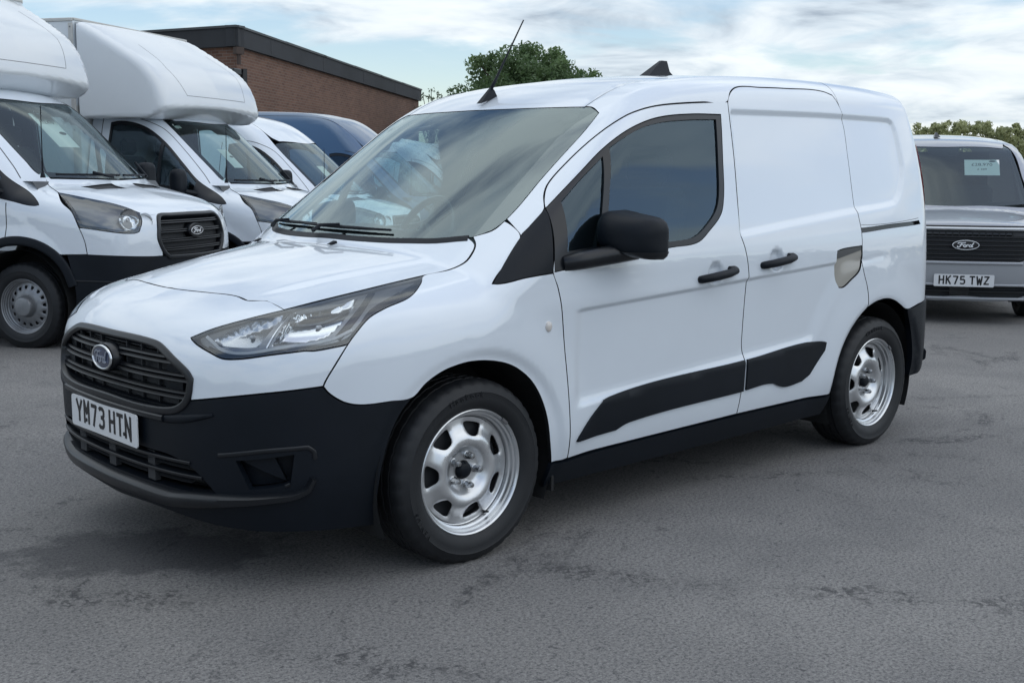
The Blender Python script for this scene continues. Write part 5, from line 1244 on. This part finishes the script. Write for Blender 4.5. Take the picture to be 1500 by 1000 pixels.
def sheet(name, lab, v, c, w, h, tilt, yaw, lines, material=PAPER):
    """paper notice standing behind a windscreen, facing forwards"""
    Rm = Matrix.Translation(c) @ Matrix.Rotation(yaw, 4, 'Z') @ Matrix.Rotation(tilt, 4, 'Y')
    mb = MB(); mb.box((0,0,0),(.0015,w,h)); o = mb.build(name, material, v); o.data.transform(Rm)
    for body, size, z in lines:
        if body == '#':
            m2 = MB(); m2.lathe([(0,-.0012),(size,-.0012)], 20, axis='x', loc=(0,-w*.30,z)); m2.V = [(a[0], a[1], z+(a[2]-z)*.4) for a in m2.V]; q = m2.build('print', INKG, o); q.data.transform(Rm); continue
        text_mesh('print', body, size, INKG, o, Rm @ Matrix.Translation((-.0014,0,z)) @ Matrix.Rotation(-math.pi/2, 4, 'Z') @ Matrix.Rotation(math.pi/2, 4, 'X'), .0002)
    return o
YAW = 2.11
def row_spot(k, back=0., dz=0.):
    x, y = 1.695+2.507*k, 6.059+1.534*k; x += back*math.cos(YAW); y += back*math.sin(YAW)
    return (x, y, ground_z(x, y)+dz)
def build_row():
    GP = 'large vans parked in a row behind the white panel van'
    l1 = empty('box_van', row_spot(0), YAW, 'white box van at the left edge of the photo, price sheet behind its windscreen', 'van', GP)
    make_transit(l1, WHITE, ROOF_BOX, True); box_body(l1)
    kids = list(l1.children)
    pods = [o for o in kids if o.name.startswith('wind_deflector')]
    l2 = empty('box_van', row_spot(1, dz=-.02), YAW-.01, 'white box van with rounded over-cab deflector standing beside the brick building', 'van', GP)
    for o in kids: copy_tree(o, l2)
    for o in pods: o.location = (.22, 0, .075)
    sheet('price_sheet', '', l1, (.30,.06,1.76), .30, .40, .80, .06, [('£32,470',.062,.10),('#',.05,-.03)])
    sheet('green_slip', '', l1, (-.10,-.33,1.372), .34, .12, 1.30, .1, [], PAPERG)
    sheet('price_sheet', '', l2, (.14,.24,1.62), .21, .28, .80, .05, [('#',.04,.03)])
    sheet('green_slip', '', l2, (-.11,.08,1.372), .30, .11, 1.30, .1, [], PAPERG)
    st = MB(); st.box((.580,.57,1.955),(.004,.12,.055),np.array(Matrix.Rotation(.84,3,'Y'))); st.build('windscreen_sticker', PAPER, l2)
    v3 = empty('high_roof_van', row_spot(2, .25, -.10), YAW, 'white high-roof van between the second box van and the navy van', 'van', GP)
    make_transit(v3, WHITE, ROOF_MID, False)
    sheet('price_sheet', '', v3, (.16,.10,1.62), .22, .28, .80, .05, [])
    v4 = empty('high_roof_van', row_spot(3, .15, -.08), YAW, 'navy blue high-roof van in front of the brick building', 'van', GP)
    make_transit(v4, NAVY, ROOF_HIGH, False)
    labs = ['white high-roof van parked next after the navy van, seen through the panel van windscreen', 'white high-roof van seen through the panel van windscreen, farthest in the row']
    for i, k in enumerate((4, 5)):
        o = empty('high_roof_van', row_spot(k, .1, -.05), YAW, labs[i], 'van', GP)
        for ch in v3.children: copy_tree(ch, o)
build_row()
# ------------------------------------------------------------------ small silver-grey van on the right
def build_courier():
    yaw = .618; px, py = 7.624+.86*math.cos(yaw), 1.056+.86*math.sin(yaw)
    v = empty('compact_van', (px, py, ground_z(px, py)), yaw, 'silver grey compact van facing the camera at the right edge, plate HK75 TWZ', 'van')
    b = Courier(); F = b.F; X = Dom('x', (1.6,0,0)); Z = Dom('z', (0,0,.6)); Y = Dom('y', (0,-.2,0)); S = Dom('s', (0,0,.75))
    L3 = lambda dom, q: lift(F, dom, np.array(q, float))
    bon = panel('bonnet', F, Z, [(-.03,0),(.0,-.3),(.05,-.58),(.085,-.70),(-.2,-.74),(-.55,-.74),(-.73,-.64),(-.775,-.45),(-.80,-.2),(-.803,0)], SILVER, v, h=.04, mirror=True)
    wq = np.array([(0,1.05),(-.4,1.052),(-.70,1.075),(-.725,1.10),(-.705,1.35),(-.675,1.60),(-.63,1.638),(-.3,1.655),(0,1.659)])
    ws = panel('windscreen', F, X, wq, WSGLASS2, v, h=.06, mirror=True, off=.003, flange=0, gap=0)
    full = smooth_loop(np.concatenate([wq, X.mir(wq)[::-1]]), .03); inn = inset(full, .035); s = (np.abs(inn[:,0]) < .14) & (inn[:,1] > 1.5); inn[s,1] -= .085
    panel('printed_border', F, X, full, GLOSSB, ws, holes=[inn], h=.06, off=.006, flange=0, gap=.001)
    panel('roof', F, Z, [(.79,0),(.82,-.3),(.86,-.60),(1.0,-.625)]+[(x,-.625) for x in np.linspace(1.2,3.25,6)]+[(3.3,0)], SILVER, v, h=.06, mirror=True, gap=.001)
    for x_ in (.0,):
        fb = MB(); fb.add(*fin_shape([(1.15,1.742),(1.32,1.755),(1.30,1.80),(1.27,1.80)], .03)); fb.build('roof_fin', SATINB, v)
    ds = lambda dom, q: S.to(L3(dom, q))
    side = np.concatenate([ds(X, [(-.655,1.637),(-.69,1.58),(-.72,1.35),(-.74,1.10),(-.725,1.07)]), ds(Z, [(-.2,-.75),(-.55,-.75)]), ds(Y, [(-.58,.82),(-.55,.62),(-.42,.40),(-.39,.55),(-.28,.66),(-.12,.715),(.05,.72),(.22,.66),(.34,.55),(.40,.36),(3.3,.36),(3.3,1.0),(3.28,1.45)]), ds(Z, [(x,-.632) for x in np.linspace(3.2,.95,6)])])
    win = ds(Y, [(1.25,1.56),(.95,1.54),(.75,1.44),(.45,1.19),(.35,1.08),(1.0,1.09),(1.3,1.10)])
    for m, d in enumerate(panel('body_side', F, S, side, SILVER, v, holes=[win], h=.05, both=True)):
        f = (lambda Q: Q) if m == 0 else (lambda Q: S.mir(Q)[::-1])
        panel('window_glass', F, S, f(win), SIDEGLASS, d, h=.08, off=.006, flange=0, gap=0); panel('inner_trim', F, S, f(side), TRIM, d, holes=[f(win)], h=.1, off=.05, flange=0)
    # face: grille under a bright bar
    gq = np.array([(0,.862),(-.40,.862),(-.66,.862),(-.68,.80),(-.60,.66),(-.52,.60),(-.36,.572),(0,.572)])
    gr = panel('grille', F, X, gq, DARK, v, h=.06, mirror=True, off=.03, flange=0, gap=-.004)
    for z, hw in ((.80,.60),(.762,.60),(.722,.58),(.682,.56),(.642,.54),(.606,.48)): strip('slat', F, X, [(y, z) for y in np.linspace(-hw,hw,20)], SATINB, gr, half_w=.006, height=-.004, depth=.03, ds=.05)
    for z, hw in ((.80,.40),): strip('slat', F, X, [(y, z+.028) for y in np.linspace(-hw,hw,20)], GLOSSB, gr, half_w=.010, height=-.002, depth=.03, ds=.05)
    for y in np.linspace(-.40,.40,15):
        t = MB(); p = L3(X, [(y,.815)])[0]; t.box(p+np.array([.012,0,0]),(.02,.012,.05)); t.build('grille_bar', SATINB, gr)
    strip('bright_bar', F, X, [(y,.873) for y in np.linspace(-.56,.56,24)], EMBW, gr, half_w=.009, height=.006, depth=.02, ds=.05)
    strip('bonnet_joint', F, X, [(y,.893) for y in np.linspace(-.60,.60,24)], SEAL, gr, half_w=.006, height=.001, depth=.02, ds=.05)
    x0 = float(L3(X, [(0,.722)])[0][0])
    oval_badge(gr, lambda x,y,z: (x0-.010-z*1.6, -x, .722+y), .117, .045, EMBW, INK, EMBW, ring_w=.13)
    # body-coloured bumper
    bq = np.array([(0,.563),(-.36,.563),(-.52,.592),(-.61,.655),(-.69,.80),(-.74,.80),(-.775,.60),(-.77,.42),(-.66,.30),(-.4,.222),(0,.212)])
    iq = np.array([(0,.345),(-.52,.345),(-.60,.31),(-.52,.262),(0,.262)]); iqf = np.concatenate([iq, X.mir(iq)[::-1][1:-1]])
    bu = panel('front_bumper', F, X, bq, SILVER, v, holes=[iqf], h=.04, mirror=True)
    panel('intake_back', F, X, iqf, DARK, bu, h=.1, off=.05, flange=0, gap=-.01)
    strip('intake_slat', F, X, [(y,.305) for y in np.linspace(-.54,.54,16)], SATINB, bu, half_w=.006, height=-.002, depth=.03, ds=.06)
    sb = MB(); p = L3(X, [(0,.305)])[0]; sb.box(p+np.array([.012,0.03,0]),(.02,.17,.08)); sb.build('sensor_panel', GLOSSB, bu)
    strip('bumper_ledge', F, X, [(y,.560) for y in np.linspace(-.50,.50,20)], SILVER, bu, half_w=.016, height=.012, depth=.01, ds=.05, round_=.8)
    strip('bumper_ledge', F, X, [(y,.362) for y in np.linspace(-.62,.62,20)], SILVER, bu, half_w=.012, height=.014, depth=.01, ds=.05, round_=.8)
    strip('bumper_ledge', F, X, [(y,.236) for y in np.linspace(-.56,.56,20)], SILVER, bu, half_w=.014, height=.014, depth=.01, ds=.05, round_=.8)
    number_plate(v, 'HK75 TWZ', lambda x,y,z: (-.874-z, -x, .402+y))
    for s_ in (-1, 1):
        q = np.array([(-.58,.885),(-.69,.895),(-.755,.86),(-.745,.80),(-.70,.80),(-.665,.855)]); q = q if s_ < 0 else X.mir(q)[::-1]
        hd = panel('headlight', F, X, q, LENS, v, h=.04, gap=.001, flange=.004); panel('lamp_housing', F, X, q, LAMPREF, hd, h=.03, off=.03, flange=0, gap=-.003)
        strip('light_guide', F, X, [(s_*.585,.873),(s_*.66,.872),(s_*.735,.86)], EMBW, hd, half_w=.008, height=.002, depth=.02)
        c = np.array([.62, s_*1.0, 1.06]); mh = blob('mirror', lambda x,y,z: smax(smax(np.abs(y-c[1])-.11, np.abs(z-c[2])-.085, .06), np.abs(x-c[0])-.07, .05), c, SILVER, v, 24, 16, .4)
        make_wheel(v, (0, s_*.83, .325), 0, s_ > 0, R=.325, rim_r=.2215, width=.195, kind='transit'); make_wheel(v, (2.69, s_*.83, .325), 0, s_ > 0, R=.325, rim_r=.2215, width=.195, kind='transit')
        arch_liner(v, 0, s_*.84, s_*.5, .39, .33)
    ub = MB(); ub.box((1.3,0,.27),(3.9,1.3,.06)); ub.build('underbody', DARK, v)
    da = MB(); prof = [(.0,.95),(.10,1.03),(.35,1.05),(.55,1.0),(.6,.8)]; V = []; Fc = []; m = len(prof)
    for y in (-.72,-.3,0,.3,.72): V += [(x+.08*(abs(y)/.72)**2, y, z) for x, z in prof]
    for i in range(4):
        for k in range(m-1): Fc.append((i*m+k,(i+1)*m+k,(i+1)*m+k+1,i*m+k+1))
    da.add(V, Fc); da.build('dashboard', DASH, v)
    for y in (-.38,.38):
        se = MB(); se.box((1.25,y,.95), (.13,.46,.6), np.array(Matrix.Rotation(.2,3,'Y')), .05); se.box((1.36,y,1.36), (.09,.25,.17), None, .04); se.build('seat', FABRIC, v)
    bk = MB(); bk.box((1.55,0,1.0),(.02,1.2,1.2)); bk.build('bulkhead', TRIM, v)
    sheet('price_sheet', '', v, (.56,-.355,1.425), .33, .25, .90, -.10, [('£28,970',.062,.045),('#',.034,.10),('£ 389',.04,-.03)])
build_courier()

# ------------------------------------------------------------------ brick building, trees and hedge
def brick_mat():
    m = bpy.data.materials.new('red_brown_brick'); m.use_nodes = True; nt = m.node_tree; b = nt.nodes['Principled BSDF']; tc = nt.nodes.new('ShaderNodeTexCoord')
    br = nt.nodes.new('ShaderNodeTexBrick'); br.inputs['Scale'].default_value = 1.0; br.inputs['Brick Width'].default_value = .225; br.inputs['Row Height'].default_value = .075; br.inputs['Mortar Size'].default_value = .008
    br.inputs['Color1'].default_value = (.19,.098,.066,1); br.inputs['Color2'].default_value = (.125,.062,.042,1); br.inputs['Mortar'].default_value = (.21,.165,.135,1); br.inputs['Mortar Smooth'].default_value = .2; br.inputs['Bias'].default_value = -.1
    nt.links.new(tc.outputs['UV'], br.inputs['Vector'])
    n = nt.nodes.new('ShaderNodeTexNoise'); n.inputs['Scale'].default_value = 1.1; n.inputs['Detail'].default_value = 7; nt.links.new(tc.outputs['UV'], n.inputs['Vector'])
    mx = nt.nodes.new('ShaderNodeMix'); mx.data_type = 'RGBA'; mx.blend_type = 'MULTIPLY'; mx.inputs[0].default_value = .6
    mr = nt.nodes.new('ShaderNodeMapRange'); mr.inputs['To Min'].default_value = .55; mr.inputs['To Max'].default_value = 1.25; nt.links.new(n.outputs['Fac'], mr.inputs['Value'])
    nt.links.new(br.outputs['Color'], mx.inputs[6]); nt.links.new(mr.outputs[0], mx.inputs[7]); nt.links.new(mx.outputs[2], b.inputs['Base Color']); b.inputs['Roughness'].default_value = .9
    bp = nt.nodes.new('ShaderNodeBump'); bp.inputs['Strength'].default_value = .6; bp.inputs['Distance'].default_value = .01; nt.links.new(br.outputs['Fac'], bp.inputs['Height']); bp.invert = True; nt.links.new(bp.outputs[0], b.inputs['Normal'])
    return m
CAMP = np.array((-2.575,-3.8118,1.3435)); CYAW = .7542
def build_house():
    A = np.array([11.57, 20.63]); B = np.array([27.4, 33.72]); C = np.array([7.5, 31.9]); zt = 4.58
    d1 = (B-A)/np.linalg.norm(B-A); n1 = np.array([-d1[1], d1[0]]); d0 = (C-A)/np.linalg.norm(C-A); D = C+(B-A)
    v = empty('brick_building', (A[0], A[1], 0), 0, 'low brown brick building with dark flat roof edge behind the parked vans', 'building')
    bm = brick_mat(); pts = [A, B, D, C]; zb = -1.3
    for i in range(4):
        p, q = pts[i]-A, pts[(i+1)%4]-A; L = np.hypot(*(q-p))
        o = mesh('wall', [(*p,zb),(*q,zb),(*q,zt-.42),(*p,zt-.42)], [(0,1,2,3)], bm, v, smooth=False)
        uv = o.data.uv_layers.new(name='uv'); 
        for li, c in enumerate(((0,zb),(L,zb),(L,zt),(0,zt))): uv.data[li].uv = c
    FAS = mat('roof_edge_felt', (.034,.037,.042), .8, var=.5, vscale=.9, vcol=(.025,.027,.030)); CAP = mat('roof_edge_metal', (.06,.066,.07), .55, var=.3, vscale=2.)
    def band(a, b, z0, z1, out, name, material):
        mb = MB(); d = (b-a)/np.linalg.norm(b-a); nn = np.array([d[1], -d[0]]); a2 = a-A-d*out; b2 = b-A+d*out
        P = [a2+nn*out, b2+nn*out, b2-nn*.2, a2-nn*.2]; mb.prism([tuple(x) for x in P], z0, z1); return mb.build(name, material, v)
    L = np.linalg.norm(B-A); n = 9
    for k in range(n): band(A+(B-A)*k/n, A+(B-A)*((k+1)/n-.0006), zt-.42, zt, .10+.004*(k%2), 'fascia_board', FAS)
    for k in range(3): band(C+(A-C)*k/3, C+(A-C)*((k+1)/3-.002), zt-.42, zt-.003, .10+.004*(k%2), 'fascia_board', FAS)
    for k in range(6): band(A+(B-A)*k/6, A+(B-A)*((k+1)/6-.0005), zt, zt+.05+.006*(k%2), .13, 'roof_capping', CAP)
    for k in range(2): band(C+(A-C)*k/2, C+(A-C)*((k+1)/2-.001), zt, zt+.048+.006*(k%2), .13, 'roof_capping', CAP)
    rf = MB(); rf.prism([tuple(p-A) for p in pts], zt-.10, zt-.05); rf.build('roof', FAS, v)
    # flood lamp bracket near the corner
    fl = MB(); c = np.array([-.35,-.18,3.15]); fl.tube([(0.05,0,3.62),(-.05,-.2,3.62),(-.20,-.36,3.58)], .03, 8); fl.box((-.26,-.36,3.56),(.34,.18,.14),np.array(Matrix.Rotation(.5,3,'Z')),.02); fl.box((.14,-.08,3.45),(.10,.14,.42)); fl.build('flood_lamp', SATINB, v)
    dp = MB(); dp.tube([(.0,-.12,4.14),(.0,-.12,3.75)], .05, 8); dp.box((.0,-.12,4.06),(.2,.16,.16)); dp.build('downpipe_head', mat('old_brown_pipe', (.06,.04,.032), .7), v)
build_house()
def leaf_mat(name, c1, c2):
    m = bpy.data.materials.new(name); m.use_nodes = True; nt = m.node_tree; b = nt.nodes['Principled BSDF']; oi = nt.nodes.new('ShaderNodeAttribute'); oi.attribute_name = 'tone'
    mx = nt.nodes.new('ShaderNodeMix'); mx.data_type = 'RGBA'; mx.inputs[6].default_value = (*c1,1); mx.inputs[7].default_value = (*c2,1); nt.links.new(oi.outputs['Fac'], mx.inputs[0]); nt.links.new(mx.outputs[2], b.inputs['Base Color'])
    b.inputs['Roughness'].default_value = .55
    tr = nt.nodes.new('ShaderNodeBsdfTranslucent'); nt.links.new(mx.outputs[2], tr.inputs[0]); ms = nt.nodes.new('ShaderNodeMixShader'); ms.inputs[0].default_value = .35
    out = nt.nodes['Material Output']; nt.links.new(b.outputs[0], ms.inputs[1]); nt.links.new(tr.outputs[0], ms.inputs[2]); nt.links.new(ms.outputs[0], out.inputs['Surface']); return m
BARK = mat('bark', (.07,.055,.042), .9, var=.4, vscale=6.)
def leaves(name, centres, radii, per, size, material, parent, rg):
    """leaf-sized faces scattered in clumps; each clump has a tone of its own"""
    cs = np.repeat(np.arange(len(centres)), per); n = len(cs); C = np.array(centres)[cs]; R = np.array(radii)[cs]
    d = rg.normal(size=(n,3)); d /= np.linalg.norm(d,axis=1)[:,None]; r = R*rg.random(n)**.45; P = C+d*r[:,None]*np.array([1,1,.85])
    a = rg.normal(size=(n,3)); a /= np.linalg.norm(a,axis=1)[:,None]; b = np.cross(a, rg.normal(size=(n,3))); b /= np.linalg.norm(b,axis=1)[:,None]
    s = size*(.6+.8*rg.random(n))[:,None]; V = np.stack([P-a*s, P-b*s*.45, P+a*s, P+b*s*.45], 1).reshape(-1,3)
    me = bpy.data.meshes.new(name); me.vertices.add(4*n); me.vertices.foreach_set('co', V.ravel()); me.loops.add(4*n); me.loops.foreach_set('vertex_index', np.arange(4*n)); me.polygons.add(n); me.polygons.foreach_set('loop_start', np.arange(0,4*n,4)); me.polygons.foreach_set('loop_total', np.full(n,4)); me.update(calc_edges=True)
    at = me.attributes.new('tone', 'FLOAT', 'POINT'); tone = rg.random(len(centres))[cs]*.6+rg.random(n)*.4; at.data.foreach_set('value', np.repeat(tone,4))
    me.materials.append(material); o = bpy.data.objects.new(name, me); COL.objects.link(o); o.parent = parent; return o
def spot(px, dist):
    """a place on the ground plan in the direction of a picture column"""
    a = CYAW+math.atan((px-750)/1701.); return np.array([CAMP[0]+math.sin(a)*dist/math.cos(a-CYAW), CAMP[1]+math.cos(a)*dist/math.cos(a-CYAW)])
def tree(px, dist, H, crown, nclump, per, size, lab, cols, seed, trunk_r=.22, group=None, zc=None, gap=.0):
    rg = np.random.default_rng(seed); x, y = spot(px, dist); v = empty('tree', (x, y, -1.0), 0, lab, 'tree', group); H = H+1.0
    cx, cy, cz = crown; zc = (zc+1.0) if zc else H-cz
    tops = []; tk = MB(); tk.tube([(0,0,0),(.08,.05,H*.35),(-.05,.1,H*.6),(.05,0,H*.86)], [trunk_r,trunk_r*.8,trunk_r*.5,.04], 10)
    cen = []; rad = []
    for i in range(nclump):
        d = rg.normal(size=3); d /= np.linalg.norm(d); q = rg.random()**.5; p = np.array([cx,cy,cz])*d*q*(1-.12*rg.random()); p[2] += zc
        cen.append(p); rad.append((.16+.16*rg.random())*min(cx,cz)*(1.15-.45*q))
    for i in range(0, nclump, max(1, nclump//26)):
        p = cen[i]; s = np.array([0,0,H*(.35+.3*rg.random())]); m = (s+p)/2+np.array([0,0,.25]); tk.tube([s, m, p], [trunk_r*.35,trunk_r*.2,.015], 6)
    tk.build('trunk', BARK, v, smooth=True); leaves('crown', cen, rad, per, size, leaf_mat('leaf_%d' % seed, *cols), v, rg); return v
def build_green():
    # broad tree over the van's roof
    tree(770, 42, 5.85, (3.1,3.1,2.4), 420, 170, .075, 'broad green tree rising behind the roof of the white panel van', ((.06,.11,.045),(.19,.28,.115)), 3, .3)
    tree(632, 47, 4.75, (.75,.7,1.3), 40, 16, .06, 'thin sparse sapling at the far end of the brick building', ((.10,.13,.08),(.20,.24,.15)), 5, .04)
    # hedge behind the silver van, bush by bush
    labs = ['rounded hedge bush just right of the panel van tail, above the silver van roof', 'hedge bush over the middle of the silver van roof', 'hedge bush above the price sheet of the silver van', 'hedge bush at the right edge of the photo']
    rg = np.random.default_rng(4)
    for i, px in enumerate((1360, 1410, 1458, 1508)):
        x, y = spot(px, 30+.4*(i%2)); v = empty('hedge_bush', (x, y, -.9), 0, labs[i], 'bush', 'hedge behind the silver van')
        cen = []; rad = []; H = 3.38+.08*math.sin(i*2.1)
        for k in range(120):
            cen.append(np.array([rg.uniform(-.75,.75), rg.uniform(-.6,.6), rg.uniform(.3,1.)**.7*(H-.15)])); rad.append(rg.uniform(.14,.30))
        for k in range(26):
            cen.append(np.array([rg.uniform(-.7,.7), rg.uniform(-.4,.4), H+rg.uniform(-.1,.12)])); rad.append(rg.uniform(.06,.14))
        leaves('foliage', cen, rad, 90, .042, leaf_mat('hedge_leaf_%d' % i, (.24,.27,.125), (.55,.56,.30)), v, rg)
        st = MB()
        for k in range(7): p = cen[k*9]; st.tube([(p[0]*.3,p[1]*.3,0),(p[0]*.7,p[1]*.7,p[2]*.6),tuple(p)], [.05,.03,.012], 6)
        st.build('stem', BARK, v)
build_green()
def build_added_treeline():
    """trees along the far side of the yard, behind the viewer; the van's paint and glass mirror them"""
    rg = np.random.default_rng(21); cen = []; rad = []
    for a in np.linspace(0, 2*math.pi, 300):
        r = (46 if math.radians(120) < a < math.radians(350) else 84)+rg.uniform(-2,2); H = 2.6+.8*math.sin(a*9)+rg.uniform(-.4,.5)
        for k in range(5): cen.append(np.array([r*math.sin(a+rg.uniform(-.01,.01)), r*math.cos(a), H*(.15+.17*k)])); rad.append(rg.uniform(.8,1.4))
    o = leaves('added_treeline', cen, rad, 16, .55, leaf_mat('far_leaf', (.03,.05,.025), (.07,.10,.045)), None, rg)  # added trees, there for the paint and glass to reflect
    tag(o, 'added dark line of trees around the yard, put in to be mirrored in the van windows', 'trees', kind='stuff')
build_added_treeline()
